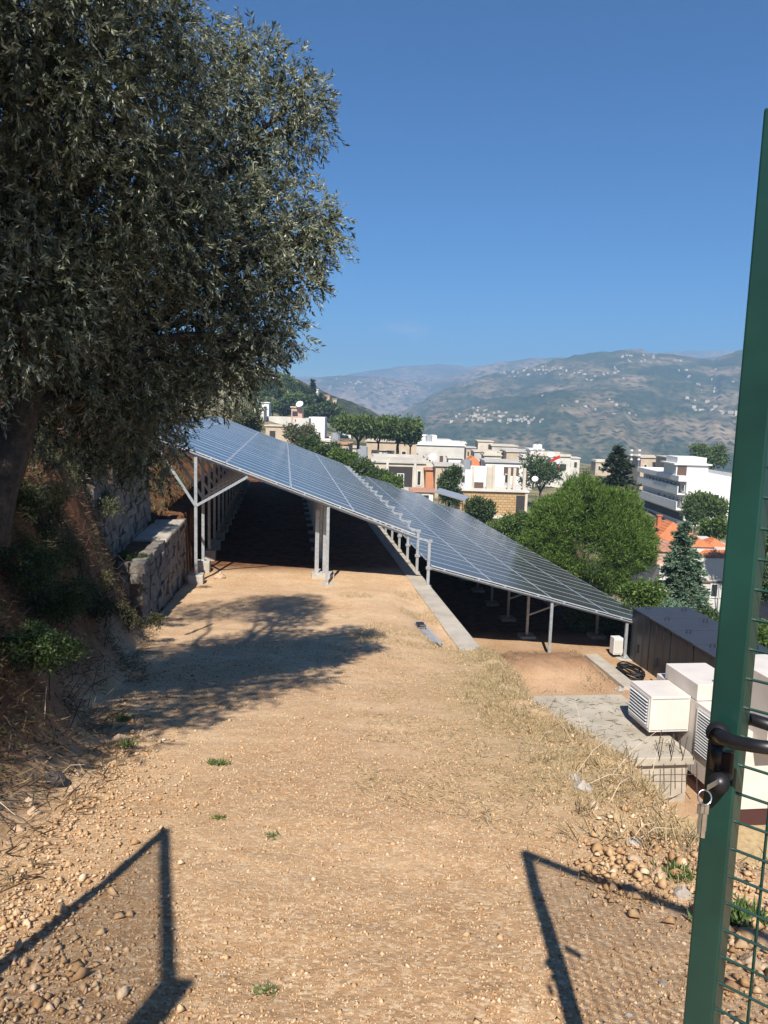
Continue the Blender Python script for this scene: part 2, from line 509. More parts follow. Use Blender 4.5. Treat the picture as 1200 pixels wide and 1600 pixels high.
M = dict(
    soil=ground_material(),
    galv=mat('galvanised_steel', (.50, .53, .55), .45, .55, var=.25, scale=9),
    alu=mat('aluminium', (.72, .74, .77), .38, .6),
    cells=panel_material(),
    concrete=mat('concrete', (.44, .39, .32), .9, col2=(.33, .29, .235), scale=2.0, bump=.5, bscale=14),
    slab=mat('slab_concrete', (.43, .385, .31), .92, col2=(.31, .27, .21), scale=1.4, bump=.4, bscale=18),
    footing=mat('footing_concrete', (.46, .42, .36), .9, var=.25, scale=5, bump=.5, bscale=20),
    stone=mat('rubble_stone', (.22, .195, .165), .92, col2=(.10, .085, .07), scale=3.2, bump=1.0, bscale=14, dist=.04),
    mortar=mat('wall_core', (.13, .10, .075), .95, var=.4, scale=6, bump=.8, bscale=20),
    rock=mat('pale_rock', (.48, .37, .26), .9, col2=(.36, .235, .14), scale=9, bump=.8, bscale=40),
    rockgrey=mat('grey_rock', (.42, .38, .33), .9, col2=(.28, .24, .20), scale=10, bump=.8, bscale=40),
    rockdark=mat('dark_rock', (.09, .075, .07), .9, var=.5, scale=12, bump=.9, bscale=45),
    green=mat('green_powder_coat', (.010, .054, .042), .38, var=.35, scale=7, coat=.1, bump=.10, bscale=45, dist=.004, detail=9),
    black=mat('black_iron', (.012, .012, .014), .4, var=.3, scale=9),
    chrome=mat('worn_steel', (.62, .62, .60), .28, .9, var=.3, scale=60),
    cabinet=mat('dark_cabinet_paint', (.022, .023, .028), .42, var=.25, scale=1.5),
    cabtop=mat('dark_cabinet_lid', (.034, .037, .046), .5, var=.2, scale=2.5),
    cream=mat('cream_enclosure_paint', (.66, .60, .54), .5, var=.15, scale=1.3, detail=9),
    louvre=mat('louvre_dark', (.02, .02, .022), .7),
    skid=mat('dark_red_skid', (.06, .02, .018), .6),
    cable=mat('black_cable', (.012, .012, .013), .5),
    bark=mat('olive_bark', (.085, .07, .055), .95, col2=(.035, .028, .022), scale=14, bump=1.0, bscale=26, dist=.05),
    barkb=mat('pine_bark', (.10, .07, .05), .95, var=.4, scale=8),
    white=mat('white_render', (.72, .71, .68), .85, var=.08, scale=.6),
    offwhite=mat('weathered_white_render', (.60, .57, .51), .9, var=.2, scale=.5),
    beige=mat('beige_render', (.58, .51, .41), .9, var=.2, scale=.6),
    greyr=mat('grey_render', (.50, .47, .42), .9, var=.22, scale=.7),
    tan=mat('tan_render', (.50, .40, .29), .9, var=.2, scale=.6),
    pink=mat('pinkish_cladding', (.50, .32, .24), .9, var=.12, scale=.8),
    orange=mat('terracotta_render', (.52, .22, .11), .9, var=.15, scale=.8),
    ashlar=stoneblock_material(),
    tile=tile_material('orange_tile', (.56, .19, .07), (.42, .13, .05)),
    tilep=tile_material('pale_red_tile', (.50, .27, .18), (.42, .2, .13)),
    glass=mat('window_glass', (.03, .035, .04), .15),
    dark=mat('opening_shade', (.035, .03, .028), .9),
    frame=mat('white_frame', (.62, .62, .60), .6),
    fbrown=mat('brown_shutter', (.10, .06, .04), .7),
    tank=mat('steel_tank', (.45, .47, .48), .4, .5),
    red=mat('flag_red', (.5, .02, .02), .8), flagw=mat('flag_white', (.75, .75, .75), .8), flagg=mat('flag_green', (.02, .16, .04), .8),
    rust=mat('rebar_rust', (.06, .04, .03), .9),
    dryg=leafmat('dry_grass', (.45, .34, .17), (.64, .51, .30), (.74, .64, .42), .8, .4),
    dryd=leafmat('brown_litter', (.11, .07, .04), (.25, .17, .09), (.36, .27, .16), .9, .1),
    weed=leafmat('green_weed', (.07, .12, .03), (.14, .21, .06), None, .6, .3),
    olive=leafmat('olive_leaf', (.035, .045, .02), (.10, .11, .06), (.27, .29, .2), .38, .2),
    oliveb=leafmat('olive_leaf_silver', (.09, .105, .055), (.29, .31, .21), (.55, .57, .46), .36, .3),
    pine=leafmat('pine_needles', (.042, .085, .012), (.13, .21, .03), (.20, .30, .055), .6, .3),
    pined=leafmat('stone_pine_needles', (.05, .085, .02), (.13, .185, .05), None, .6, .25),
    cedar=leafmat('dark_conifer_needles', (.016, .03, .014), (.045, .065, .03), None, .6, .15),
    bcedar=leafmat('blue_cedar_needles', (.06, .105, .06), (.14, .225, .135), (.24, .33, .22), .6, .2),
    under=leafmat('bank_undergrowth', (.025, .032, .012), (.085, .08, .035), (.22, .16, .08), .8, .15),
    leafy=leafmat('broad_leaf_green', (.04, .08, .015), (.12, .19, .035), (.21, .29, .07), .5, .3),
    leafd=leafmat('dark_broad_leaf', (.025, .05, .015), (.075, .115, .035), (.14, .19, .06), .5, .25),
    scrub=leafmat('grey_green_scrub', (.05, .06, .025), (.12, .13, .06), (.20, .19, .10), .7, .2),
)


# ------------------------------------------------------------------ ground
def ramp_z(x, y):
    z = -.24 * np.clip(y - .5, 0, None)
    k = .55                                   # soft foot where the track meets the terrace
    za = -4.42 + k * np.logaddexp(0, (z + 4.42) / k)
    u = np.clip(y - 8, 0, 18)
    zb = np.where(y < 8, z, -1.8 - .24 * u + .0052 * u * u)
    k = .25
    zb = -4.42 + k * np.logaddexp(0, (zb + 4.42) / k)
    zb = zb + (-4.42 - zb) * sst((y - 22) / 7)
    m_ = sst((2.1 - x) / 2.6)
    return za * (1 - m_) + zb * m_


MIDPTS = []
for (px, py, Y) in [(420, 652, 210), (470, 692, 170), (530, 722, 150), (600, 768, 125), (650, 720, 190), (700, 775, 120), (770, 838, 100),
                    (860, 745, 210), (830, 935, 62), (1040, 965, 66), (1090, 1000, 50), (1000, 825, 128), (1130, 826, 128), (1180, 985, 62),
                    (900, 1000, 45), (760, 720, 230), (940, 750, 220), (1100, 752, 230), (1200, 770, 220), (560, 690, 230), (300, 640, 230),
                    (100, 590, 180), (-200, 560, 150), (-300, 600, 60), (1500, 800, 180), (1400, 1000, 70), (1300, 1150, 42), (700, 860, 82),
                    (300, 560, 330), (480, 652, 300), (620, 690, 300), (800, 720, 300), (1000, 735, 300), (1200, 740, 300)]:
    MIDPTS.append(at(px, py, Y))
for s_, n_, z_ in [(30, 22, -10.5), (50, 21, -10), (65, 16, -9), (72, 4, -5.5), (72, -6, -2), (30, -16, 4), (60, -16, 4), (0, -16, 4), (0, 14, -9), (0, 25, -13), (-20, 0, 1), (-20, 20, -9), (-20, -20, 4), (20, 24, -11.5)]:
    MIDPTS.append(sn(s_, n_, z_))
MIDPTS = np.array(MIDPTS)


def tps_fit(P):
    n_ = len(P); X = P[:, :2] / 100; r = np.linalg.norm(X[:, None] - X[None], axis=2)
    K = np.where(r > 0, r * r * np.log(r + 1e-12), 0) + np.eye(n_) * 2e-3
    A = np.zeros((n_ + 3, n_ + 3)); A[:n_, :n_] = K; A[:n_, n_] = 1; A[:n_, n_ + 1:] = X
    A[n_, :n_] = 1; A[n_ + 1:, :n_] = X.T
    b = np.concatenate([P[:, 2], [0, 0, 0]])
    return X, np.linalg.solve(A, b)


TX, TW = tps_fit(MIDPTS)


def mid_z(x, y):
    x = np.asarray(x, float); y = np.asarray(y, float)
    sh = x.shape; q = np.stack([x.ravel(), y.ravel()], 1) / 100
    out = np.empty(len(q))
    for i in range(0, len(q), 40000):
        c = q[i:i + 40000]
        r = np.linalg.norm(c[:, None] - TX[None], axis=2)
        out[i:i + 40000] = (r * r * np.log(r + 1e-12)) @ TW[:-3] + TW[-3] + c @ TW[-2:]
    return out.reshape(sh)


def toe_x(y):
    return -0.85 - .27 * y + .12 * np.sin(y * 1.3)


def crest_x(y):
    return 2.0 + .10 * np.sin(y * 1.1) + .55 * sst((y - 10) / 7) + .6 * sst((4.5 - y) / 3)


def ground_z(x, y, masks=False, rough=True):
    x = np.asarray(x, float); y = np.asarray(y, float)
    s = x * D[0] + y * D[1]; n_ = x * N[0] + y * N[1]
    zp = ramp_z(x, y)
    z = zp.copy()
    # lower level on the right
    low = -8.3 + 1.2 * sst((s - 20.9) / .9)
    crest = crest_x(y)
    zr = zp - np.clip(x - crest, 0, None) * 1.35 * sst((x - crest) / .4)
    zr = np.maximum(zr, low)
    zw = np.where(n_ > 4.8, low, z)           # terrace wall: the step hides inside it
    wb = sst((s - 16.4) / 1.2)
    wn = sst((n_ - 3.3) / 1.1)
    z = zr * (1 - wb) + np.where(n_ < 4.8, np.minimum(z, -4.42) * wn + z * (1 - wn), zw) * wb
    # soil heaped on the lower terrace in front of the panels
    heap = np.exp(-((s - 24.5) / 1.3) ** 2) * sst((n_ - 5.2) / 1.0) * sst((11.0 - n_) / .8)
    z = z + heap * (.42 + .22 * vnoise(x * 2.2, y * 2.2, 4))
    # left bank and walls
    u = toe_x(y) - x
    top = .95 - .045 * np.clip(y - 8, 0, None) + .22 * np.clip(u - 1.8, 0, 8)
    bl = sst(u / 1.9) ** .8
    zb = zp + (top - zp) * bl
    zt = np.where(n_ < -3.45, -2.25, -4.42)
    zt = np.where(n_ < -4.35, .15 + .30 * np.clip(-4.35 - n_, 0, 12), zt)
    zt2 = np.where(n_ < -3.45, -2.25 + .72 * np.clip(-4.3 - n_, 0, 5) + .2 * np.clip(-9.3 - n_, 0, 20), -4.42)   # open slope above the panels
    k2 = sst((s - 24.8) / 1.2)
    zt = zt * (1 - k2) + zt2 * k2
    k = sst((s - 18.6) / 1.4)
    left = np.where(u > 0, zb, z)
    z = np.where(n_ < -1.5, left * (1 - k) + np.where(n_ < -3.3, zt, z) * k, left)
    # blend into the hillside
    rgt = sst((n_ - 14.6) / 5.5)
    farr = sst((s - 66) / 10)
    lft = sst((-12 - n_) / 8)
    back = sst((-3 - s) / 8)
    b = np.maximum.reduce([rgt, farr, lft, back])
    mz = mid_z(x, y)
    z = z * (1 - b) + mz * b
    if rough:
        a = (1 - b)
        bank = np.where((u > 0) & (s < 26), bl, 0)
        z = z + a * (.035 * fbm(x * 1.1, y * 1.1, 3, 11) + .010 * fbm(x * 4, y * 4, 3, 21)) + bank * (.34 * fbm(x * 1.7, y * 1.7, 5, 31) + .08 * fbm(x * 7, y * 7, 3, 33)) * (1 - k) \
            + b * .5 * fbm(x * .09, y * .09, 4, 41)
        cr = np.exp(-((x - crest) / .6) ** 2) * (s < 17) * (s > 1)
        z = z + cr * .09 * vnoise(x * 3, y * 3, 51)
    if not masks: return z
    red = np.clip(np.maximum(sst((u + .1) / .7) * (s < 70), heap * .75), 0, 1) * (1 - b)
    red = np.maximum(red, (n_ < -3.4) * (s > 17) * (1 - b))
    red = np.maximum(red, 1.0 * sst((s - 27.5) / 2) * (1 - b))  # reddish soil under the arrays, at full mask to deepen their shade by colour
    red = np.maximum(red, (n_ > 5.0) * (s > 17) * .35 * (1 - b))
    straw = np.exp(-((x - crest + .35) / .75) ** 2) * sst((y - 3.5) / 3) * (s < 18.5) * (.55 + .6 * vnoise(x * 1.3, y * 1.3, 61))
    straw = np.maximum(straw, sst((x - crest) / .5) * (s < 17) * .8)
    return z, red, b, np.clip(straw, 0, 1)


def nonuni(dense0, dense1, nd_, lo, hi, nc):
    return np.concatenate([np.linspace(lo, dense0, nc, endpoint=False), np.linspace(dense0, dense1, nd_), np.linspace(dense1, hi, nc + 1)[1:]])


def build_ground():
    az = np.radians(nonuni(-33, 33, 380, -180, 180, 26)); az = az[:-1]
    r = np.concatenate([[0.25], np.geomspace(1.0, 330, 720)])
    A, Rr = np.meshgrid(az, r)
    x = Rr * np.sin(A); y = Rr * np.cos(A)
    z, red, far, straw = ground_z(x, y, masks=True)
    na, nr = len(az), len(r)
    V = np.stack([x, y, z], -1).reshape(-1, 3)
    i = np.arange(nr - 1)[:, None] * na; j = np.arange(na)[None]; j2 = (j + 1) % na
    Fq = np.stack([i + j, i + j2, i + na + j2, i + na + j], -1).reshape(-1, 4)[:, ::-1]
    me = np_mesh('ground', V, Fq, M['soil'], smooth=True)
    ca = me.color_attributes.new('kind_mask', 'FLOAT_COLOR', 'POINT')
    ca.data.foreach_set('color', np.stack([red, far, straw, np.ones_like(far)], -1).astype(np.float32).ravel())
    o = link(bpy.data.objects.new('ground', me)); o['kind'] = 'structure'
    return o


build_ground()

# ------------------------------------------------------------------ hills and mountains beyond the valley
HILLS = {}


def hill(name, ridge, r0, z0, r1, mtl, amp, nscale, power=1.0, back=400, nr=90, na=260, seed=1, dips=None):
    """a slope that climbs from (r0, z0) to the ridge line at r1; ridge = [(px, py)...] seen skyline turned into real heights"""
    pts = [ray(px, py) for px, py in ridge]
    azs = np.array([math.atan2(v[0], v[1]) for v in pts])
    hz = np.array([CAM[2] + r1 * v[2] / math.hypot(v[0], v[1]) for v in pts])
    z0s = np.array([zz for zz in (z0 if hasattr(z0, '__len__') else [z0] * len(pts))], float)

    def f(a, r):
        h = np.interp(a, azs, hz); zz = np.interp(a, azs, z0s)
        t = (r - r0) / (r1 - r0)
        tt = np.clip(t, 0, 1)
        x = r * np.sin(a); y = r * np.cos(a)
        body = zz + (h - zz) * tt ** power
        nz = fbm(x * nscale, y * nscale, 7, seed) * amp * (np.sin(np.pi * tt) * 1.0 + .18) + fbm(a * 90, r * .003, 4, seed + 9) * amp * .16 * tt
        gul = -np.abs(fbm(a * 26 + r * .0004, r * .0009, 4, seed + 50)) * amp * .9 * np.sin(np.pi * tt)
        ter = amp * .03 * np.sin(body * 2 * np.pi / (amp * .55)) * np.sin(np.pi * tt)
        over = np.clip(t - 1, 0, None) * (r1 - r0)
        return body + nz + gul + ter - over * .35
    A, Rr = np.meshgrid(np.linspace(azs[0], azs[-1], na), np.concatenate([np.linspace(r0, r1, nr), [r1 + back]]))
    zz = f(A, Rr)
    V = np.stack([Rr * np.sin(A), Rr * np.cos(A), zz], -1).reshape(-1, 3)
    nrr = nr + 1
    i = np.arange(nrr - 1)[:, None] * na; j = np.arange(na - 1)[None]
    Fq = np.stack([i + j, i + na + j, i + na + j + 1, i + j + 1], -1).reshape(-1, 4)[:, ::-1]
    me = np_mesh(name, V, Fq, mtl, smooth=True)
    o = link(bpy.data.objects.new(name, me)); o['kind'] = 'structure'
    HILLS[name] = (f, r0, r1)
    return o


def hit(name, px, py):
    """the point of a hill that shows at (px, py)"""
    f, r0, r1 = HILLS[name]
    v = ray(px, py); hv = math.hypot(v[0], v[1]); a = math.atan2(v[0], v[1])
    r = np.linspace(r0, r1, 900)
    g = f(np.full_like(r, a), r) - (CAM[2] + r * v[2] / hv)
    k = np.argmax(g > 0)
    if not (g > 0).any(): return None
    return np.array([r[k] * math.sin(a), r[k] * math.cos(a), f(np.array([a]), np.array([r[k]]))[0]])


mh_op = hill_material('opposite_slope', [(.025, .042, .018), (.06, .075, .032), (.20, .155, .09), (.44, .34, .23)], .0066, tscale=.07)
mh_far = hill_material('far_range_slope', [(.05, .06, .04), (.10, .10, .06), (.24, .18, .12), (.40, .31, .22)], .004, tscale=.035)
mh_left = hill_material('near_hill_slope', [(.03, .045, .018), (.10, .10, .05), (.27, .20, .12), (.38, .29, .19)], .028, tscale=.12)
hill('far_mountain', [(-600, 520), (200, 560), (440, 590), (520, 590), (570, 580), (620, 574), (680, 568), (730, 573), (800, 566), (900, 560), (1000, 552), (1100, 547), (1300, 545), (1900, 560)],
     2950, -150, 4300, mh_far, 60, .0014, 1.0, 900, seed=3)
hill('middle_mountain', [(-600, 560), (300, 590), (440, 600), (480, 592), (530, 586), (570, 589), (620, 594), (660, 597), (700, 592), (740, 578), (790, 566), (860, 559), (930, 562), (1030, 560), (1300, 550), (1900, 560)],
     2150, -150, 2950, mh_far, 42, .0022, 1.0, 500, seed=5)
hill('opposite_mountain', [(520, 690), (590, 662), (640, 638), (700, 605), (760, 585), (830, 573), (880, 560), (915, 553), (960, 549), (1000, 549), (1040, 553), (1080, 558), (1115, 560), (1150, 548), (1200, 540), (1300, 530), (1700, 520)],
     800, -88, 2050, mh_op, 32, .0036, 1.05, 400, nr=160, na=400, seed=9)
hill('near_hill', [(-700, 500), (200, 540), (380, 566), (430, 580), (455, 590), (490, 606), (530, 622), (570, 638), (600, 652), (625, 668), (660, 700), (720, 730)],
     270, [-2, -2, -4, -7, -8, -10, -12, -15, -17, -20, -28, -40], 560, mh_left, 7, .018, .9, 120, nr=90, na=330, seed=13)
# valley floor between the village and the far slopes
vf = MB()
vf.add([(-5500, 320, -66), (5500, 320, -66), (5500, 5300, -162), (-5500, 5300, -162)], [(0, 1, 2, 3)])
vf.build('valley', mh_op, kind='structure')
vf = MB()
vf.add([(-5500, -2000, -175), (5500, -2000, -175), (5500, 5300, -175), (-5500, 5300, -175)], [(0, 1, 2, 3)])
vf.build('terrain', mh_op, kind='structure')


# far villages: hundreds of specks
def village(name, spec, hname):
    mb = MB()
    for (cx, cy, wx, wy, cnt, sz) in spec:
        for _ in range(int(cnt * .72)):
            px = cx + random.gauss(0, wx); py = cy + random.gauss(0, wy)
            p = hit(hname, px, py)
            if p is None: continue
            a = random.uniform(0, 1.5); w_ = sz * random.uniform(.26, .68); h_ = sz * random.uniform(.22, .45)
            ca, sa_ = math.cos(a) * w_, math.sin(a) * w_
            mb.boxb(p - np.array([0, 0, 2]), (ca, sa_, 0), (-sa_ * .8, ca * .8, 0), (0, 0, h_ + 2), random.choice([0, 1, 1, 2]))
    mb.build(name, [M['beige'], M['beige'], M['tan']], kind='stuff')


village('hillside_village', [(770, 655, 28, 6, 50, 10), (820, 660, 14, 3, 22, 9), (740, 650, 14, 6, 16, 8), (850, 578, 20, 4, 34, 10), (790, 583, 22, 2.5, 26, 10),
                             (930, 585, 25, 6, 26, 10), (1115, 622, 20, 10, 18, 12), (1000, 560, 30, 6, 24, 10), (930, 640, 60, 12, 20, 9), (1085, 643, 6, 2, 4, 14), (1140, 646, 8, 1, 5, 15), (1090, 600, 30, 14, 16, 10)], 'opposite_mountain')
village('distant_village', [(600, 606, 40, 8, 34, 13), (560, 598, 20, 4, 16, 12), (640, 612, 12, 5, 14, 12), (470, 596, 15, 3, 12, 11)], 'middle_mountain')


# ------------------------------------------------------------------ solar arrays
def module_mesh(L_, Wd=1.134):
    mb = MB()
    # local: x along the row, y down the slope, z up off the slope
    t = .035; fr = .022
    mb.box(0, 0, -t, Wd, fr, 0, 1); mb.box(0, L_ - fr, -t, Wd, L_, 0, 1)
    mb.box(0, fr, -t, fr, L_ - fr, 0, 1); mb.box(Wd - fr, fr, -t, Wd, L_ - fr, 0, 1)
    mb.add([(fr, fr, -.003), (Wd - fr, fr, -.003), (Wd - fr, L_ - fr, -.003), (fr, L_ - fr, -.003)], [(0, 1, 2, 3)], 0)
    mb.add([(fr, fr, -.012), (Wd - fr, fr, -.012), (Wd - fr, L_ - fr, -.012), (fr, L_ - fr, -.012)], [(3, 2, 1, 0)], 2)
    return mb.mesh('solar_panel', [M['cells'], M['alu'], M['louvre']])


MOD = module_mesh(2.262)
MODN = module_mesh(.93)
S0 = 25.766


def array(label, P0, tilt, cols, rooty):
    """cols = [(k offset, full?, rows)]"""
    a = math.radians(tilt)
    e = N * math.cos(a) - Z * math.sin(a)
    up = N * math.sin(a) + Z * math.cos(a)
    rt = root('solar_array', rooty, label, 'solar array')
    R3 = Matrix(((-D[0], e[0], up[0]), (-D[1], e[1], up[1]), (-D[2], e[2], up[2])))
    for (k, full, rows) in cols:
        for i in range(rows):
            o = bpy.data.objects.new('solar_panel', MOD if full else MODN)
            p = P0 + e * (2.28 * k) + D * (1.14 * i + 1.134) + up * random.uniform(-.002, .002)
            mw = R3.to_4x4(); mw.translation = Vector(p - np.array(rooty))
            o.matrix_basis = mw
            link(o, rt)
    return rt, e, up


# upper array
P1 = np.array([-5.2517, 25.296, -.2408])
T1root = sn(S0, 1.5, -4.4)
t1, e1, up1 = array('upper solar array, at the end of the dirt track, partly hidden by the olive tree', P1, 20.0,
                    [(-1.42, False, 28), (-1, True, 29), (0, True, 29), (1, True, 30), (2, True, 30)], T1root)
t1x = T1root


def chan(mb, p, q, wd, dp, facing, t=.006):
    """C channel from p to q; facing = outward unit vector of the web"""
    p, q = np.asarray(p, float), np.asarray(q, float)
    ax = (q - p) / np.linalg.norm(q - p)
    f_ = np.asarray(facing, float); f_ = f_ - ax * np.dot(f_, ax); f_ /= np.linalg.norm(f_)
    s_ = np.cross(ax, f_)
    mb.boxb(p - s_ * wd / 2 + f_ * (dp / 2 - t), s_ * wd, q - p, f_ * t)
    mb.boxb(p - s_ * wd / 2 - f_ * dp / 2, s_ * t, q - p, f_ * dp * .98)
    mb.boxb(p + s_ * (wd / 2 - t) - f_ * dp / 2, s_ * t, q - p, f_ * dp * .98)


def edge_z(P0, e, n_):
    n0 = P0 @ N
    return P0[2] + (n_ - n0) / (e @ N) * e[2]


rows_n = 15
for i in range(rows_n + 1):
    s = S0 + .06 + i * 2.28
    if i == rows_n: s -= .3
    o = D * (s - S0)
    # rafter under the modules
    mb = MB()
    a = P1 + e1 * (2.28 * -1.46) + o - up1 * .135
    b = P1 + e1 * (2.28 * 3.06) + o - up1 * .135
    chan(mb, a, b, .09, .06, -D); mb.build('rafter', M['galv'], t1, world=True)
    for (n_, zb, ext) in ((-2.88, -4.0, 0), (1.5, -4.35, 0), (5.02, -4.40, .12)):
        zt = edge_z(P1, e1, min(n_, 4.6)) - .20
        if n_ > 4: zt = -2.86
        p = sn(s - .02, n_, zb); q = sn(s - .02, n_, zt)
        mb = MB(); chan(mb, p, q, .10, .07, -D, .008)
        mb.boxb(p - D * .11 - N * .11, D * .22, N * .22, Z * .012)
        if n_ > 4:                     # bracket heads
            mb.boxb(q - D * .045 - N * .10 - Z * .01, D * .09, N * .20, Z * .10)
            mb.boxb(sn(s - .08, n_ - .09, -3.82), D * .10, N * .19, Z * .10)
        pst = mb.build('post', M['galv'], t1, world=True)
        if n_ == 1.5:
            MB().boxb(sn(s - .30, n_ - .30, -4.72), D * .6, N * .6, Z * .37).build('footing', M['footing'], t1, world=True, bevel=.02)
        if n_ == -2.88:
            MB().boxb(sn(s - .25, n_ - .25, -4.6), D * .5, N * .5, Z * .60).build('footing', M['footing'], t1, world=True, bevel=.03)
    # extension of the rafter to the outer post
    mb = MB(); mb.beam(sn(s + .03, 4.45, edge_z(P1, e1, 4.45) - .13), sn(s + .03, 5.02, -2.83), .06, .08)
    mb.build('bracket', M['galv'], t1, world=True)
    for (nq, zq) in ((-1.19, -.72), (-4.21, .30)):
        mb = MB(); mb.beam(sn(s - .045, -2.88, -1.70), sn(s - .045, nq, edge_z(P1, e1, nq) - .20), .06, .085)
        mb.build('brace', M['galv'], t1, world=True)
# purlins along the row
for k in (-1.3, -1.12, -.78, -.22, .22, .78, 1.22, 1.78, 2.22, 2.78):
    mb = MB()
    mb.beam(P1 + e1 * 2.28 * k - up1 * .065 - D * .03, P1 + e1 * 2.28 * k - up1 * .065 + D * 33.5, .05, .05)
    mb.build('purlin', M['galv'], t1, world=True)
mb = MB(); mb.beam(P1 + e1 * 2.28 * -1.44 - up1 * .085 - D * .035, P1 + e1 * 2.28 * 3.03 - up1 * .085 - D * .035, .05, .04)
mb.build('end_rail', M['galv'], t1, world=True)
# two concrete-clad columns beside the second row of posts
for dn in (-.22, .06):
    mb = MB(); chan(mb, sn(S0 + 1.3, 1.42 + dn, -4.35), sn(S0 + 1.3, 1.42 + dn, -1.95), .14, .12, -D, .01)
    mb.build('post', M['galv'], t1, world=True)
MB().boxb(sn(S0 + 1.0, 1.02, -4.7), D * .6, N * .8, Z * .48).build('footing', M['footing'], t1, world=True, bevel=.02)

# lower array
P2 = sn(S0, 5.12, -3.66)
T2root = sn(S0, 9.5, -7.1)
t2, e2, up2 = array('lower tilted solar array right of the concrete wall, beside the dark cabinets', P2, 14.9,
                    [(0, True, 36), (1, True, 37), (2, True, 34), (3, True, 29)], T2root)
for i in range(14):
    s = S0 + .06 + i * 2.6
    o = D * (s - S0)
    mb = MB()
    chan(mb, P2 + o - up2 * .125 + e2 * .02, P2 + e2 * (2.28 * 4 if i < 12 else 2.28 * 3) + o - up2 * .125, .09, .06, -D)
    mb.build('rafter', M['galv'], t2, world=True)
    for n_, zb in ((9.57, -7.1), (12.45, -7.1)):
        if i >= 12 and n_ > 10: continue
        zt = edge_z(P2, e2, n_) - .19
        mb = MB(); chan(mb, sn(s, n_, zb), sn(s, n_, zt), .10, .07, -D, .008)
        mb.boxb(sn(s - .12, n_ - .12, -7.09), D * .24, N * .24, Z * .015)
        mb.build('post', M['galv'], t2, world=True)
        MB().boxb(sn(s - .3, n_ - .3, -7.4), D * .6, N * .6, Z * .42 if i else Z * .3).build('footing', M['footing'], t2, world=True, bevel=.02)
    if i:
        mb = MB(); mb.beam(sn(s, 9.57, -6.2), sn(s, 11.4, edge_z(P2, e2, 11.4) - .2), .05, .06); mb.build('brace', M['galv'], t2, world=True)
for k in (.22, .78, 1.22, 1.78, 2.22, 2.78, 3.22, 3.78):
    mb = MB()
    mb.beam(P2 + e2 * 2.28 * k - up2 * .062 - D * .03, P2 + e2 * 2.28 * k - up2 * .062 + D * (40 if k < 2 else 33), .05, .05)
    mb.build('purlin', M['galv'], t2, world=True)
mb = MB(); mb.beam(P2 + e2 * .02 - up2 * .085 - D * .035, P2 + e2 * 2.28 * 4 - up2 * .085 - D * .035, .05, .035)
mb.build('end_rail', M['galv'], t2, world=True)

# ------------------------------------------------------------------ retaining walls
o = MB().boxb(sn(17.3, 4.5, -7.6), D * 48, N * .6, Z * 3.22).build('concrete_retaining_wall', M['concrete'])
set_props(o, 'long low concrete wall between the dirt track and the lower solar array', 'wall')
bv = o.modifiers.new('b', 'BEVEL'); bv.width = .03; bv.segments = 2
o = MB().boxb(sn(17.5, 13.9, -8.6), D * 40, N * .35, Z * 1.62).build('concrete_kerb', M['concrete'])
set_props(o, 'outer concrete kerb below the lower edge of the lower solar array', 'kerb')
o = MB().boxb(sn(22.6, 10.95, -7.6), D * 3.3, N * .5, Z * .62).build('concrete_kerb', M['concrete'])
set_props(o, 'short pale concrete kerb between the soil heap and the dark cabinets', 'kerb')

STONES = []
for k in range(5):
    b_ = np.array([(x, y, z) for x in (-.5, .5) for y in (-.5, .5) for z in (-.5, .5)], float)
    b_ *= 1 - .12 * rng.random((8, 1)); b_ += rng.normal(0, .065, b_.shape)
    mb = MB()
    mb.add(b_, [(0, 1, 3, 2), (4, 6, 7, 5), (0, 4, 5, 1), (2, 3, 7, 6), (0, 2, 6, 4), (1, 5, 7, 3)])
    STONES.append(mb.mesh('wall_stone', [M['stone'], ], None))


def stone_wall(label, s0, s1, n0, z0, z1, thick, endcap=True):
    base = sn((s0 + s1) / 2, n0, z0)
    rt = root('stone_wall', base, label, 'stone wall')
    MB().boxb(sn(s0 + .05, n0 - thick, z0), D * (s1 - s0 - .1), N * (thick - .1), Z * (z1 - z0 - .08)).build('wall_core', M['mortar'], rt, world=True)
    z = z0; row = 0
    R3 = Matrix(((-D[0], N[0], 0), (-D[1], N[1], 0), (0, 0, 1)))
    while z < z1 - .05:
        h = random.uniform(.20, .34); s = s0 + random.uniform(-.1, .1)
        while s < s1:
            L_ = random.uniform(.24, .62)
            o = bpy.data.objects.new('stone', random.choice(STONES))
            d_ = random.uniform(.26, .36)
            c = sn(s + L_ / 2, n0 - d_ / 2 + random.uniform(-.03, .05), z + h / 2) - base
            mw = (R3.to_4x4() @ Matrix.Rotation(random.uniform(-.06, .06), 4, 'Z') @ Matrix.Diagonal((L_ * .98, d_, h * .98, 1)))
            mw.translation = Vector(c); o.matrix_basis = mw; link(o, rt); s += L_
        n_ = n0 - .35
        while endcap and n_ > n0 - thick:       # near end of the wall
            L_ = random.uniform(.25, .45)
            o = bpy.data.objects.new('stone', random.choice(STONES))
            mw = R3.to_4x4() @ Matrix.Diagonal((.3, L_, h * .98, 1)); mw.translation = Vector(sn(s0 + .1, n_ - L_ / 2, z + h / 2) - base)
            o.matrix_basis = mw; link(o, rt); n_ -= L_
        z += h; row += 1
    return rt


stone_wall('lower rubble stone wall beside the left post of the upper solar array', 18.6, 26.2, -3.3, -4.7, -2.2, .55)
stone_wall('upper rubble stone wall under the olive tree, above the lower stone wall', 17.8, 24.6, -4.2, -2.6, .45, .6)
# rounded mortar cap of the lower wall
o = MB().boxb(sn(22.0, -4.2, -2.3), D * 3.9, N * .95, Z * .13).build('wall_cap', M['concrete'])
set_props(o, 'pale cement cap lying on the lower stone wall beside the left array post', 'wall cap')
bv = o.modifiers.new('b', 'BEVEL'); bv.width = .06; bv.segments = 3

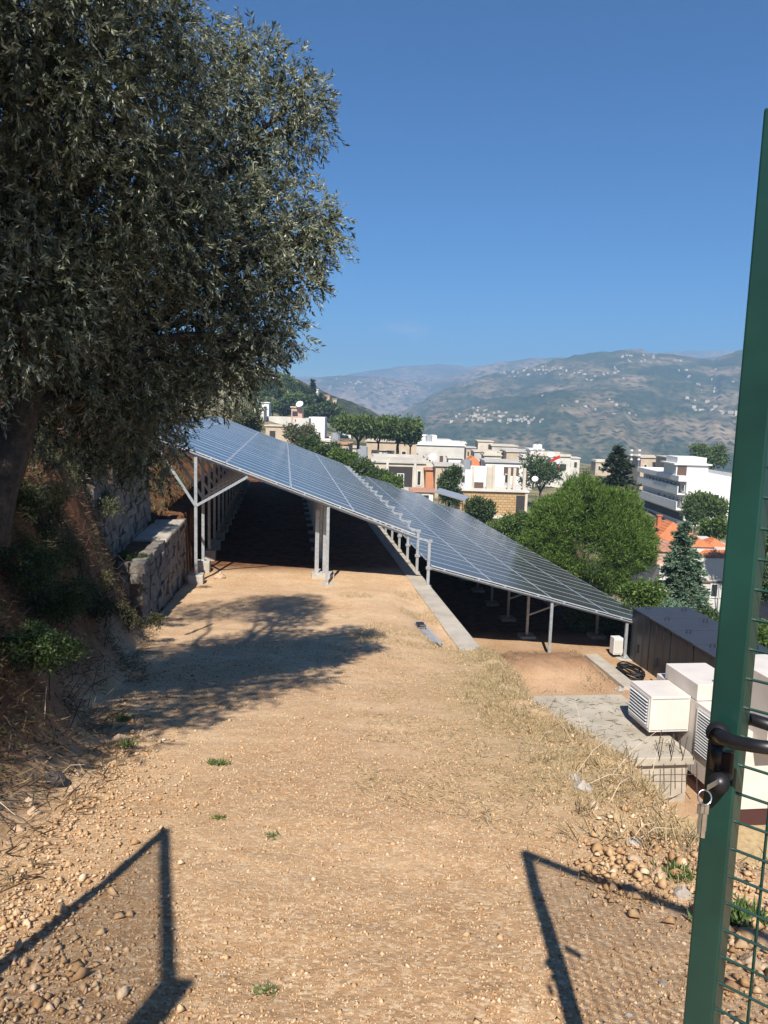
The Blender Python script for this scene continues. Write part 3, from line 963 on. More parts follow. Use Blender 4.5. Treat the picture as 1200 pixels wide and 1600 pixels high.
# ------------------------------------------------------------------ slab building, generator, cabinets
rt = root('concrete_slab_building', sn(19.8, 8.6, -8.3), 'low concrete structure with a flat grey slab roof below the dry grass bank', 'outbuilding')
mb = MB().boxb(sn(17.6, 5.6, -7.22), D * 4.4, N * 5.0, Z * .22); mb.build('roof_slab', M['slab'], rt, world=True, bevel=.02)
mb = MB()
mb.boxb(sn(17.75, 5.8, -8.8), D * .2, N * 2.45, Z * 1.58); mb.boxb(sn(17.75, 9.15, -8.8), D * .2, N * 1.35, Z * 1.58)
mb.boxb(sn(17.95, 10.3, -8.8), D * 3.9, N * .2, Z * 1.58); mb.boxb(sn(21.7, 5.8, -8.8), D * .2, N * 4.5, Z * 1.58)
mb.build('wall', M['concrete'], rt, world=True)
MB().boxb(sn(17.95, 8.2, -8.75), D * .05, N * .9, Z * 1.4).build('opening', M['dark'], rt, world=True)  # dark sheet closing the gap, coloured as the unlit inside
mb = MB()
for k in range(10):
    n_ = 9.6 + k * .105; tlt = random.uniform(-.12, .12)
    mb.tube([sn(17.55 + .25 * (k % 3), n_, -7.05), sn(17.6 + .25 * (k % 3) + tlt, n_ + tlt * 1.6, -6.55 + random.uniform(-.1, .08))], .011, 4)
for k in range(9):
    n_ = 8.2 + k * .30
    mb.tube([sn(17.5, n_, -7.12), sn(17.42, n_ + .02, -7.12 - random.uniform(.25, .75))], .012, 4)
mb.tube([sn(17.45, 8.0, -7.35), sn(17.4, 10.6, -7.38)], .01, 4)
mb.build('reinforcement_bar', M['rust'], rt, world=True)

rt = root('generator_enclosure', sn(18.9, 12.6, -8.3), 'large cream metal generator enclosure with louvres and a boxed air duct', 'generator')
cr = M['cream']
mb = MB().boxb(sn(16.45, 11.0, -7.85), D * 4.2, N * 3.3, Z * 2.0); mb.build('body', cr, rt, world=True, bevel=.015)
mb = MB().boxb(sn(16.5, 11.05, -8.3), D * 4.1, N * 3.2, Z * .45); mb.build('skid', M['skid'], rt, world=True)
mb = MB().boxb(sn(18.42, 11.0, -5.83), D * 1.75, N * 1.22, Z * .45); mb.build('exhaust_duct', cr, rt, world=True, bevel=.012)
mb = MB().boxb(sn(18.7, 9.86, -6.8), D * 1.25, N * 1.13, Z * 1.0); db = mb.build('intake_duct', cr, rt, world=True, bevel=.01)
mb = MB().boxb(sn(15.9, 11.35, -6.15), D * 1.9, N * 2.8, Z * 1.8); mb.build('hood', cr, rt, world=True, bevel=.015)
mb = MB()
for q in (17.3, 18.4, 19.4): mb.boxb(sn(q, 10.992, -7.8), D * .02, N * .01, Z * 1.9)
for q in (11.9, 12.8, 13.6): mb.boxb(sn(15.888, q, -6.1), D * .012, N * .02, Z * 1.7)
mb.boxb(sn(18.688, 9.9, -6.75), D * .012, N * 1.05, Z * .02); mb.boxb(sn(18.688, 9.9, -5.88), D * .012, N * 1.05, Z * .02)
mb.build('panel_seam', M['galv'], rt, world=True, kind='stuff')
# louvre on the duct (left face) and on the body (left face)
def louvre(parent, s0, s1, n_, z0, z1, k):
    fr = MB()
    fr.boxb(sn(s0, n_ - .03, z0), D * (s1 - s0), N * .03, Z * .05); fr.boxb(sn(s0, n_ - .03, z1 - .05), D * (s1 - s0), N * .03, Z * .05)
    fr.boxb(sn(s0, n_ - .03, z0 + .05), D * .05, N * .03, Z * (z1 - z0 - .1)); fr.boxb(sn(s1 - .05, n_ - .03, z0 + .05), D * .05, N * .03, Z * (z1 - z0 - .1))
    f = fr.build('louvre_frame', M['alu'], parent, world=True)
    MB().boxb(sn(s0 + .05, n_ - .012, z0 + .05), D * (s1 - s0 - .1), N * .010, Z * (z1 - z0 - .1)).build('louvre_back', M['louvre'], parent, world=True)
    h = (z1 - z0 - .1) / k
    for i in range(k):
        z = z0 + .05 + h * (i + .5)
        MB().boxb(sn(s0 + .05, n_ - .055, z - h * .22), D * (s1 - s0 - .1), N * .045 + Z * h * .35, Z * .012).build('slat', M['frame'], parent, world=True)


louvre(rt, 18.76, 19.92, 9.86, -6.7, -5.87, 8)
louvre(rt, 16.6, 18.3, 11.0, -7.2, -5.95, 15)

CAB = None
for i in range(6):
    s1 = 25.75 - i * 1.42
    zt = -5.22 - .02 * i
    base = sn(s1 - .7, 13.6, -7.7)
    lab = ['dark metal cabinet at the far end of the row, touching the lower solar array', 'second dark cabinet from the solar array, with a small bracket on its lid', 'third dark cabinet from the solar array, behind the cream duct',
           'fourth dark cabinet from the solar array, behind the cream exhaust duct', 'fifth dark cabinet from the solar array, mostly behind the green gate post', 'dark cabinet nearest the camera, seen right of the green gate post'][i]
    if CAB is None:
        rtc = root('battery_cabinet', base, lab, 'cabinet', 'dark cabinets in a row beside the generator')
        MB().boxb(sn(s1 - 1.36, 12.6, -7.7), D * 1.36, N * 2.1, Z * 2.46).build('body', M['cabinet'], rtc, world=True, bevel=.015)
        MB().boxb(sn(s1 - 1.38, 12.57, -5.235), D * 1.40, N * 2.16, Z * .045).build('lid', M['cabtop'], rtc, world=True, bevel=.008)
        for dn, ds in ((.35, -.3), (1.6, -.55)):
            mb = MB(); mb.tube([sn(s1 + ds, 12.6 + dn, -5.20), sn(s1 + ds, 12.6 + dn, -5.08), sn(s1 + ds - .0, 12.74 + dn, -5.08), sn(s1 + ds, 12.74 + dn, -5.20)], .018, 5)
            mb.build('lifting_bracket', M['cabinet'], rtc, world=True)
        mb = MB()
        for q in (.42, .95): mb.boxb(sn(s1 - q, 12.585, -7.6), D * .035, N * .015, Z * 2.3)
        mb.build('door_seam', M['louvre'], rtc, world=True)
        MB().boxb(sn(s1 - .62, 12.56, -6.7), D * .03, N * .04, Z * .30).build('handle', M['black'], rtc, world=True)
        CAB = rtc; first = base
    else:
        c = CAB.copy(); link(c); c.location = Vector(base); c['label'] = lab
        c.location.z += zt + 5.22
        for ch in list(CAB.children):
            q = ch.copy(); link(q, c)

# coil of black cable, small switch box by the last post
mb = MB()
for k in range(9):
    r_ = .52 + random.uniform(-.09, .12); cx, cn = 24.0 + random.uniform(-.08, .08), 11.85 + random.uniform(-.08, .08)
    pts = [sn(cx + r_ * 1.2 * math.cos(t), cn + r_ * .62 * math.sin(t), -7.02 + .022 * k + .02 * math.sin(3 * t + k)) for t in np.linspace(0, 2 * math.pi, 25)]
    mb.tube(pts, .022, 5, cap=False)
mb.tube([sn(23.3, 12.2, -7.0), sn(22.5, 12.3, -7.05), sn(21.8, 12.45, -7.05), sn(21.2, 12.5, -7.1)], .022, 5)
o = mb.build('cable_coil', M['cable'], smooth=True); set_props(o, 'coil of black cable lying by the foot of the dark cabinets', 'cable')
rt = root('switch_box', sn(25.9, 12.35, -7.0), 'small white metal box standing beside the last post of the lower array', 'box')
MB().boxb(sn(25.8, 12.0, -6.98), D * .35, N * .35, Z * .62).build('body', M['frame'], rt, world=True, bevel=.01)
MB().boxb(sn(25.78, 12.03, -6.93), D * .02, N * .29, Z * .5).build('door', M['offwhite'], rt, world=True)

# scrap brackets lying on the track edge
rt = root('steel_bracket', sn(19.0, 3.76, -4.2), 'pair of shiny steel channel offcuts lying on the track by the concrete wall', 'steel offcut')
za = float(ground_z(*sn(19.8, 3.63)[:2])) + .07; zb_ = float(ground_z(*sn(18.3, 3.86)[:2])) + .07
mb = MB(); chan(mb, sn(19.9, 3.58, za), sn(18.35, 3.80, zb_), .10, .06, Z, .008); mb.build('channel', M['galv'], rt, world=True)
mb = MB(); chan(mb, sn(19.7, 3.76, za + .01), sn(18.2, 3.95, zb_ + .01), .08, .06, Z + N * .4, .008); mb.build('channel', M['alu'], rt, world=True)
mb = MB(); mb.boxb(sn(19.5, 3.56, za + .03), D * .28, N * .2, Z * .06); mb.tube([sn(19.35, 3.6, za + .1), sn(19.3, 3.75, za + .12)], .03, 6)
mb.build('clamp', M['black'], rt, world=True)


# ------------------------------------------------------------------ foliage
def unit(a):
    return a / (np.linalg.norm(a, axis=-1, keepdims=True) + 1e-9)


def leaf_geo(P, Dr, ln, wd):
    """diamond leaves: base P, direction Dr, length ln, width wd (arrays)"""
    n_ = len(P)
    side = unit(np.cross(Dr, rng.normal(size=(n_, 3))))
    nrm = np.cross(Dr, side)
    ln = np.broadcast_to(ln, n_)[:, None]; wd = np.broadcast_to(wd, n_)[:, None]
    mid = P + Dr * ln * .5 + nrm * ln * .06
    V = np.stack([P, mid + side * wd * .5, P + Dr * ln, mid - side * wd * .5], 1).reshape(-1, 3)
    b = np.arange(n_)[:, None] * 4
    Fq = np.concatenate([b + np.array([[0, 1, 2]]), b + np.array([[0, 2, 3]])], 1).reshape(-1, 3)
    return V, Fq


def leaves_obj(name, P, Dr, ln, wd, mtl, parent=None, off=None, kind='stuff'):
    V, Fq = leaf_geo(P, Dr, ln, wd)
    if off is not None: V = V - np.asarray(off)
    o = link(bpy.data.objects.new(name, np_mesh(name, V, Fq, mtl)), parent)
    if kind: o['kind'] = kind
    return o


def sphere_pts(n_):
    return unit(rng.normal(size=(n_, 3)))


def blob_clumps(blobs, n_, cr, per, shell=.55, droop=0.0, outward=.7, up=0.0):
    """n_ clumps spread over ellipsoid blobs (c, r3); returns leaf points and directions"""
    blobs = [(np.asarray(c, float), np.asarray(r if hasattr(r, '__len__') else (r, r, r), float)) for c, r in blobs]
    wts = np.array([r[0] * r[2] for c, r in blobs]); wts /= wts.sum()
    idx = rng.choice(len(blobs), n_, p=wts)
    C_ = np.array([b[0] for b in blobs])[idx]; R_ = np.array([b[1] for b in blobs])[idx]
    dirs = sphere_pts(n_)
    rad = shell + (1 - shell) * rng.random((n_, 1)) ** .6
    lump = 1 + .16 * np.sin(dirs[:, :1] * 7 + C_[:, :1] * 3) * np.cos(dirs[:, 2:] * 6 + C_[:, 1:2] * 2)
    cl = C_ + dirs * R_ * rad * lump
    P = np.repeat(cl, per, 0) + rng.normal(size=(n_ * per, 3)) * cr
    out = np.repeat(dirs, per, 0)
    Dr = unit(out * outward + rng.normal(size=out.shape) * .7 + np.array([0, 0, up - droop]))
    return P, Dr


def twig_leaves(blobs, n_twig, per, tl, shell=.4, droop=.35):
    """twigs with paired leaves, as on an olive"""
    P0, D0 = blob_clumps(blobs, n_twig, 0.0, 1, shell=shell, droop=droop, outward=.9)
    t = (np.arange(per) + .5) / per
    D0r = np.repeat(D0, per, 0)
    tt = np.tile(t, n_twig)[:, None]
    P = np.repeat(P0, per, 0) + D0r * tt * tl + np.array([0, 0, -1]) * (tt * tl) ** 2 * 1.5
    sd = unit(np.cross(D0r, rng.normal(size=D0r.shape)))
    Dr = unit(D0r * .75 + sd * .6 + np.array([0, 0, -.08]))
    return P, Dr, P0, D0


def limb(mb, a, b, r0, r1, sag=.1, n_=6, seg=5, wob=.06):
    a, b = np.asarray(a, float), np.asarray(b, float)
    L_ = np.linalg.norm(b - a); pts = []
    for i in range(seg + 1):
        t = i / seg
        p = a + (b - a) * t + np.array([0, 0, 1]) * sag * L_ * math.sin(math.pi * t)
        if 0 < i < seg: p = p + rng.normal(size=3) * wob * L_ / 3
        pts.append(p)
    mb.tube(pts, [r0 + (r1 - r0) * i / seg for i in range(seg + 1)], n_)


def tree(name, label, cat, base, blobs, nclump, per, cr, ln, wd, mtl, barkm, tr, group=None, up=0.1, shell=.5, fork=.45, limbs=6, outward=.7, wr=.42):
    base = np.asarray(base, float)
    rt = root(name, base, label, cat, group)
    mb = MB()
    C_ = np.mean([np.asarray(b[0], float) for b in blobs], axis=0)
    fp = base + (C_ - base) * fork
    limb(mb, base - np.array([0, 0, .3]), fp, tr, tr * .7, 0, 7, 4, .03)
    for k in range(limbs):
        c, r = blobs[k % len(blobs)]
        r = np.asarray(r if hasattr(r, '__len__') else (r, r, r), float)
        tgt = np.asarray(c, float) + sphere_pts(1)[0] * r * .55
        limb(mb, fp, tgt, tr * .5, tr * .12, .05, 5, 4)
    mb.build('trunk', barkm, rt, world=True, smooth=True)
    P, Dr = blob_clumps(blobs, nclump, cr, per, shell=shell, up=up, outward=outward)
    leaves_obj('crown', P, Dr, ln * rng.uniform(.6, 1.3, len(P)), wd, mtl, rt, off=base)
    return rt


def pxtree(name, label, cat, px, py, rx, ry, Y, nclump, mtl, ln=.3, per=7, group=None, barkm=None, trunkpx=None, lumps=6, base_z=None, flat=False, up=.1, shell=.5, dome=False, cr=.085, nmul=1.5, wr=.42):
    """a tree whose crown stands at depth Y; sizes given as they look, built in metres"""
    c = at(px, py, Y); a = rx / F_PX * Y; b = ry / F_PX * Y
    blobs = [(c, (a * .66, a * .66, b * .66))]
    lumps = int(lumps * 1.7)
    for k in range(lumps):
        t = 2 * math.pi * k / lumps + random.uniform(-.3, .3); e = random.uniform(-.6, 1.0); q_ = random.uniform(.24, .48); w_ = random.uniform(.45, .72)
        blobs.append((c + np.array([math.cos(t) * a * w_, math.sin(t) * a * w_, (e if not flat else e * .5) * b * .7]), (a * q_, a * q_, b * q_ * (1 if not flat else 1.2))))
    if dome:
        blobs = [(c + np.array([0, 0, -.05 * b]), (a * .93, a * .93, b * .93))]
        for k in range(34):
            q = sphere_pts(1)[0]; q[2] = abs(q[2]) * 1.1 - .3; blobs.append((c + q * [a * .80, a * .80, b * .80], (a * .2, a * .2, b * .19)))
    gz = float(ground_z(c[0], c[1])) if base_z is None else base_z
    base = np.array([c[0], c[1], min(gz, c[2] - b * .8)])
    return tree(name, label, cat, base, blobs, int(nclump * nmul), per, cr * a + .03, ln, ln * wr, mtl, barkm or M['barkb'], max(.06, a * .09), group, up=up, shell=shell)


def conifer(name, label, cat, px, pytop, pybot, rx, Y, nb, mtl, ln=.25, droop=.25, group=None, per=26, levels=16):
    top = at(px, pytop, Y); H = (pybot - pytop) / F_PX * Y; Rm = rx / F_PX * Y
    base = top - np.array([0, 0, H]); gz = float(ground_z(base[0], base[1]))
    b0 = np.array([base[0], base[1], min(gz, base[2])])
    rt = root(name, b0, label, cat, group)
    mb = MB(); mb.tube([b0, base + (top - base) * .5, top - [0, 0, .1]], [Rm * .09, Rm * .06, .02], 6)
    Ps = []; Ds = []
    for lv in range(levels):
        t = (lv + .5) / levels
        rr = Rm * (1 - t) ** .8 * random.uniform(.8, 1.1) + .05
        k_ = max(4, int(nb * (1 - t * .7)))
        for k in range(k_):
            az_ = random.uniform(0, 2 * math.pi); L_ = rr * random.uniform(.6, 1.15)
            st = base + (top - base) * min(.99, t + random.uniform(-.03, .03))
            dr = np.array([math.cos(az_), math.sin(az_), -droop + .25 * t])
            en = st + dr * L_
            if L_ > .4: mb.tube([st, en], [.03, .01], 3, cap=False)
            u = rng.random(per)[:, None] ** .7
            p = st + (en - st) * u + np.array([0, 0, -1]) * (u ** 2) * L_ * .12
            lat = np.cross(dr, [0, 0, 1.0]); lat /= np.linalg.norm(lat)
            p = p + lat * rng.normal(size=(per, 1)) * L_ * .16 * (1.1 - u) + rng.normal(size=(per, 3)) * .04
            d_ = unit(dr * .8 + lat * rng.normal(size=(per, 1)) * .6 + np.array([0, 0, .15]) + rng.normal(size=(per, 3)) * .3)
            Ps.append(p); Ds.append(d_)
    mb.build('trunk', M['barkb'], rt, world=True)
    P = np.concatenate(Ps); Dr = np.concatenate(Ds)
    leaves_obj('crown', P, Dr, ln * rng.uniform(.6, 1.3, len(P)), ln * .36, mtl, rt, off=b0)
    return rt


# ---- the big olive on the bank
def P3(px, py, Y): return at(px, py, Y)


ob = np.array([-3.75, 7.1, .75])
rt = root('olive_tree', ob, 'big olive tree on the left bank whose silvery crown fills the upper left', 'tree')
mb = MB()
crotch = P3(45, 600, 7.3)
limb(mb, ob - [0, 0, .5], crotch, .23, .15, .0, 10, 8, .05)
oliv_px = [(410, 150, 9.2, .66), (425, 215, 9.2, .55), (440, 345, 9.0, .62), (452, 392, 9.0, .52), (405, 460, 8.8, .56), (385, 535, 8.6, .50), (335, 580, 8.4, .48), (265, 620, 8.2, .42),
           (300, 250, 8.5, .90), (330, 400, 8.3, .86), (200, 500, 8.0, .85), (230, 350, 7.5, .85), (150, 250, 7.0, .90), (100, 400, 7.0, .85), (200, 120, 7.0, .85),
           (60, 100, 6.2, .8), (265, 45, 7.6, .50), (100, 545, 7.4, .62), (30, 470, 6.4, .7), (165, 590, 8.0, .5), (-70, 300, 6.6, 1.0), (-110, 500, 6.8, .9), (110, -60, 6.8, 1.0), (-80, -40, 6.4, 1.1),
           (330, 130, 8.6, .55), (380, 330, 9.2, .7), (215, 660, 8.3, .33), (260, 560, 8.6, .5), (-60, 130, 7.4, 1.0), (70, 250, 8.4, 1.0), (180, 420, 9.2, .9), (280, 330, 9.6, .8), (310, 560, 9.4, .5), (345, 500, 9.4, .6),
           (60, 640, 8.6, .5), (130, 650, 9.0, .5), (400, 560, 8.7, .30), (478, 150, 9.2, .30), (480, 185, 9.2, .32), (395, 85, 9.2, .34), (500, 370, 9.0, .30), (495, 330, 9.0, .28), (470, 440, 8.9, .3), (445, 520, 8.8, .26), (215, 600, 8.8, .6), (20, 560, 7.8, .6),
           (190, -90, 9.2, .8), (90, -170, 9.2, 1.0), (130, -260, 9.8, 1.0), (235, 690, 9.5, .42), (228, 735, 9.6, .3), (175, 715, 9.4, .36), (120, 700, 9.0, .36), (215, 640, 10.2, .6), (160, 680, 9.8, .42), (190, 620, 9.6, .6)]
ob_blobs = [(P3(a, b, c), r) for a, b, c, r in oliv_px] + [(np.array(c), r) for c, r in (((-3.3, 9.2, 8.4), .8), ((-4.6, 9.3, 9.0), 1.0), ((-4.2, 8.6, 9.9), .8), ((-3.6, 9.6, 9.6), .6), ((-5.8, 8.6, 8.2), 1.1))]
for (c, r) in ob_blobs:
    limb(mb, crotch + rng.normal(size=3) * .05, c, .075, .02, .06, 6, 5, .05)
limb(mb, P3(45, 600, 7.3), P3(120, 300, 7.8), .12, .06, .03, 8, 6)
limb(mb, P3(45, 600, 7.3), P3(-60, 260, 7.2), .13, .06, .03, 8, 6)
limb(mb, P3(120, 300, 7.8), P3(330, 220, 8.8), .06, .03, .06, 6, 6)
mb.build('trunk', M['bark'], rt, world=True, smooth=True)
P, Dr, P0, D0 = twig_leaves(ob_blobs, 19000, 13, .16, shell=.55)
leaves_obj('crown', P, Dr, rng.uniform(.042, .070, len(P)), rng.uniform(.012, .018, len(P)), M['oliveb'], rt, off=ob)
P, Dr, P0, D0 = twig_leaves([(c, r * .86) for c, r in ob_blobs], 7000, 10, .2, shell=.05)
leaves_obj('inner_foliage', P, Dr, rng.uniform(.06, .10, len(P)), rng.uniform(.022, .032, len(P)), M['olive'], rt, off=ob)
tw = MB()
for i in range(260):
    a = P0[i * 15]; tw.tube([a - D0[i * 15] * .25, a, a + D0[i * 15] * .2 - np.array([0, 0, .04])], [.006, .004, .002], 3, cap=False)
tw.build('twigs', M['bark'], rt, world=True, kind='stuff')

# a second olive left of the gate, overhead and out of the picture: the photograph shows only the shade it throws on the bank
ob2 = np.array([-6.6, 2.2, .9])
rt = root('olive_tree', ob2, 'second olive tree on the bank left of the gate, its crown above the picture', 'tree')
mb = MB(); limb(mb, ob2 - [0, 0, .4], [-5.6, 2.4, 3.6], .22, .14, 0, 8, 6)
bl2 = [((-4.2, 3.6, 6.3), 1.15), ((-3.4, 2.7, 6.5), .95), ((-5.5, 2.6, 5.8), 1.4), ((-6.4, 3.8, 5.6), 1.4), ((-4.6, 1.2, 5.4), 1.2), ((-5.6, 0.4, 4.6), 1.2), ((-4.0, 1.6, 6.3), 1.0),
       ((-4.6, 0.1, 4.3), 1.0), ((-6.8, 1.2, 4.4), 1.3), ((-4.9, -1.0, 3.9), 1.0), ((-3.3, 2.6, 7.4), .9), ((-4.5, 3.0, 7.4), 1.2), ((-2.9, 2.9, 8.3), .7), ((-5.4, 5.0, 6.4), 1.0), ((-3.8, 0.9, 4.9), .7),
       ((-2.8, 2.6, 3.9), .6), ((-2.5, 2.8, 5.0), .7), ((-1.9, 3.8, 5.4), .62), ((-3.2, 3.3, 5.5), .9), ((-3.8, 5.2, 5.9), .9), ((-2.2, 5.6, 6.0), .75), ((-3.4, 7.2, 6.9), .8),
       ((-3.6, 1.2, 3.6), .6), ((-4.2, .6, 3.2), .8), ((-4.4, 2.2, 4.2), .8), ((-5.2, 1.8, 3.6), .9),
       ((-2.1, 3.0, 6.3), .5), ((-1.75, 4.2, 5.3), .45), ((-2.6, 3.0, 5.2), .55), ((-2.75, 2.8, 4.1), .5), ((-1.8, 4.6, 6.4), .5), ((-3.1, 2.4, 4.4), .7),
       ((-3.0, 2.1, 2.9), .45), ((-3.5, 1.8, 2.7), .5), ((-3.2, 1.3, 3.1), .5), ((-3.9, 2.6, 3.0), .6), ((-2.7, 1.7, 3.5), .35)]
for c, r in bl2: limb(mb, [-5.6, 2.4, 3.6], c, .08, .02, .06, 5, 4)
mb.build('trunk', M['bark'], rt, world=True, smooth=True)
P, Dr, P0, D0 = twig_leaves(bl2, 8500, 10, .2, shell=.1)
leaves_obj('crown', P, Dr, rng.uniform(.07, .11, len(P)), rng.uniform(.024, .034, len(P)), M['olive'], rt, off=ob2)


def ghit(px, py):
    v = ray(px, py); r = np.geomspace(1.2, 60, 700); t = r / math.hypot(v[0], v[1])
    Pq = CAM + v[None] * t[:, None]
    g = ground_z(Pq[:, 0], Pq[:, 1]) - Pq[:, 2]
    k = int(np.argmax(g > 0))
    return np.array([Pq[k, 0], Pq[k, 1], float(ground_z(Pq[k, 0], Pq[k, 1]))])


# ---- bank vegetation
def shrub(name, label, cat, px, py, r, Y, n_, mtl, ln, group=None, wd=.4, stems=7, hz=.8):
    base = ghit(px, py); c = base + np.array([0, 0, r * .22])
    rt = root(name, base, label, cat, group)
    mb = MB()
    blobs = []
    for k in range(9):
        q = c + rng.normal(size=3) * r * .62 * np.array([1, 1, .25]); q[2] = max(q[2], float(ground_z(q[0], q[1])) + .05); blobs.append((q, (r * random.uniform(.25, .5), r * random.uniform(.25, .5), r * random.uniform(.15, .4))))
    for k in range(stems):
        limb(mb, base + rng.normal(size=3) * .03, blobs[k % 9][0] + sphere_pts(1)[0] * r * .3, .014 + r * .01, .004, .05, 4, 4)
    mb.build('stem', M['bark'], rt, world=True)
    P, Dr = blob_clumps(blobs, n_, r * .07, 6, shell=.2, up=.15)
    leaves_obj('foliage', P, Dr, ln * rng.uniform(.6, 1.3, len(P)), ln * wd, mtl, rt, off=base)
    return rt


shrub('shrub', 'leafy green shrub at the top of the bank, right of the olive trunk', 'shrub', 85, 735, .62, 8.0, 900, M['scrub'], .055)
shrub('shrub', 'sunlit green shrub hanging over the near end of the upper stone wall', 'shrub', 190, 740, .62, 11.5, 900, M['scrub'], .06)
shrub('shrub', 'dark shrub at the left edge of the photo, below the olive trunk', 'shrub', 15, 900, .5, 5.6, 1000, M['leafd'], .045)
shrub('shrub', 'tangled dark shrub low on the bank at the left edge, above the pale rocks', 'shrub', 25, 1040, .42, 4.6, 1000, M['leafd'], .04)
shrub('shrub', 'thin green shrub in the middle of the shaded bank', 'shrub', 65, 850, .35, 7.0, 400, M['scrub'], .045)
shrub('shrub', 'small green plant at the foot of the upper stone wall', 'shrub', 205, 880, .3, 13.5, 260, M['leafy'], .05)
shrub('shrub', 'dark ivy-like shrub on the wall top beside the left end of the solar array', 'shrub', 215, 690, .75, 14.5, 1100, M['leafd'], .07)
shrub('shrub', 'bush behind the upper stone wall, under the olive crown', 'shrub', 120, 655, .8, 12.5, 900, M['olive'], .08)
shrub('shrub', 'scrubby bush far left behind the olive trunk', 'shrub', 40, 680, .7, 11.0, 800, M['scrub'], .07)

shrub('shrub', 'broad green bush spilling over the top of the upper stone wall', 'shrub', 150, 800, .8, 0, 1500, M['scrub'], .06)
shrub('shrub', 'dark bush in the shade at the foot of the lower stone wall', 'shrub', 212, 930, .45, 0, 900, M['leafd'], .05)
shrub('shrub', 'dry brown bush in the hollow between bank and lower stone wall', 'shrub', 200, 985, .4, 0, 700, M['under'], .05)
shrub('shrub', 'dark leafy bush on the shaded bank, left of the wall foot', 'shrub', 140, 960, .6, 0, 1200, M['under'], .045)
shrub('shrub', 'low dark bush on the bank straight below the olive trunk', 'shrub', 60, 960, .6, 0, 1400, M['leafd'], .04)
shrub('shrub', 'grey-green bush high on the bank beside the olive trunk', 'shrub', 45, 800, .6, 0, 1200, M['scrub'], .05)
# thin young tree in front of the wall
b = at(172, 700, 13.0)
rt = root('young_tree', b - [0, 0, .6], 'thin bare young tree standing by the upper stone wall', 'tree')
mb = MB(); mb.tube([b - [0, 0, .6], b, at(173, 640, 13.0), at(176, 610, 13.0)], [.05, .045, .04, .03], 6)
mb.tube([at(182, 690, 13.0), at(200, 660, 13.0), at(212, 620, 13.0)], [.02, .015, .008], 4)
mb.tube([at(182, 688, 13.0), at(215, 660, 12.8), at(240, 650, 12.6)], [.018, .012, .006], 4)
mb.build('trunk', M['barkb'], rt, world=True)


def scatter_ground(n_, xf, dens=None):
    """n_ points (x, y) from sampler xf"""
    x, y = xf(n_)
    return np.stack([x, y, ground_z(x, y)], 1)


def blades(name, pts, h, w_, mtl, lean=.5, kind='stuff', parent=None, off=None, label=None):
    n_ = len(pts)
    Dr = unit(np.stack([rng.normal(size=n_) * lean, rng.normal(size=n_) * lean, np.ones(n_)], 1))
    o = leaves_obj(name, pts, Dr, h * rng.uniform(.4, 1.3, n_), w_, mtl, parent, off, kind)
    return o


# dry grass on the right shoulder
def s_crest(n_):
    y = rng.uniform(3.2, 18.0, n_) ** 1.0
    x = crest_x(y) - .2 + rng.normal(size=n_) * .38
    keep = (vnoise(x * 2.1, y * 1.7, 71) > .42) & (x < crest_x(y) + .9)
    return x[keep], y[keep]


blades('dry_grass', scatter_ground(22000, s_crest), .07, .0034, M['dryg'], 1.0)


def s_tuft(n_):
    k = 260
    cy = rng.uniform(2.8, 19, k); cx = crest_x(cy) + rng.normal(size=k) * .35
    i = rng.integers(0, k, n_)
    return cx[i] + rng.normal(size=n_) * .05, cy[i] + rng.normal(size=n_) * .05


blades('dry_grass_tufts', scatter_ground(3600, s_tuft), .13, .004, M['dryg'], .8)


def s_litter(n_):        # short straw and litter strewn over the right half of the track
    y = 2.2 * (20 / 2.2) ** rng.random(n_)
    x = rng.uniform(-.3, 2.6, n_) + .02 * y
    keep = (vnoise(x * 1.3, y * 1.1, 81) > .52) & (y > 5 - x * .8)
    return x[keep], y[keep]


p_ = scatter_ground(26000, s_litter)
n_ = len(p_); Dr = unit(np.stack([rng.normal(size=n_), rng.normal(size=n_), rng.random(n_) * .45], 1))
leaves_obj('straw_litter', p_, Dr, rng.uniform(.03, .10, n_), .004, M['dryg'])


def s_bank(n_):
    y = rng.uniform(2.6, 19, n_)
    x = toe_x(y) - rng.random(n_) ** .8 * 2.4 + .25
    keep = vnoise(x * 1.8, y * 1.5, 91) > .38
    return x[keep], y[keep]


p_ = scatter_ground(26000, s_bank); n_ = len(p_)
Dr = unit(np.stack([rng.normal(size=n_) + .5, rng.normal(size=n_) - .2, rng.normal(size=n_) * .6 + .1], 1))
leaves_obj('bank_litter', p_ + [0, 0, .01], Dr, rng.uniform(.04, .20, n_), .005, M['dryd'])


def s_far(n_):           # dry stuff on the terrace and the concrete wall's edge
    s_ = rng.uniform(16, 25, n_); q = rng.uniform(1.5, 4.6, n_)
    x = s_ * D[0] + q * N[0]; y = s_ * D[1] + q * N[1]
    keep = vnoise(x * 1.1, y * 1.1, 95) > .5
    return x[keep], y[keep]


blades('dry_grass_by_wall', scatter_ground(9000, s_far), .10, .009, M['dryg'], .8)


def s_heap(n_):
    s_ = rng.uniform(22.3, 25.6, n_); q = rng.uniform(5.2, 11, n_)
    x = s_ * D[0] + q * N[0]; y = s_ * D[1] + q * N[1]
    keep = vnoise(x * 1.3, y * 1.3, 99) > .6
    return x[keep], y[keep]


blades('heap_grass', scatter_ground(2500, s_heap), .12, .010, M['scrub'], .8)

def s_under(n_):
    y = rng.uniform(2.6, 19, n_)
    x = toe_x(y) - .15 - rng.random(n_) ** .7 * 2.8
    keep = vnoise(x * 1.5 + 7, y * 1.2, 191) > .38
    return x[keep], y[keep]


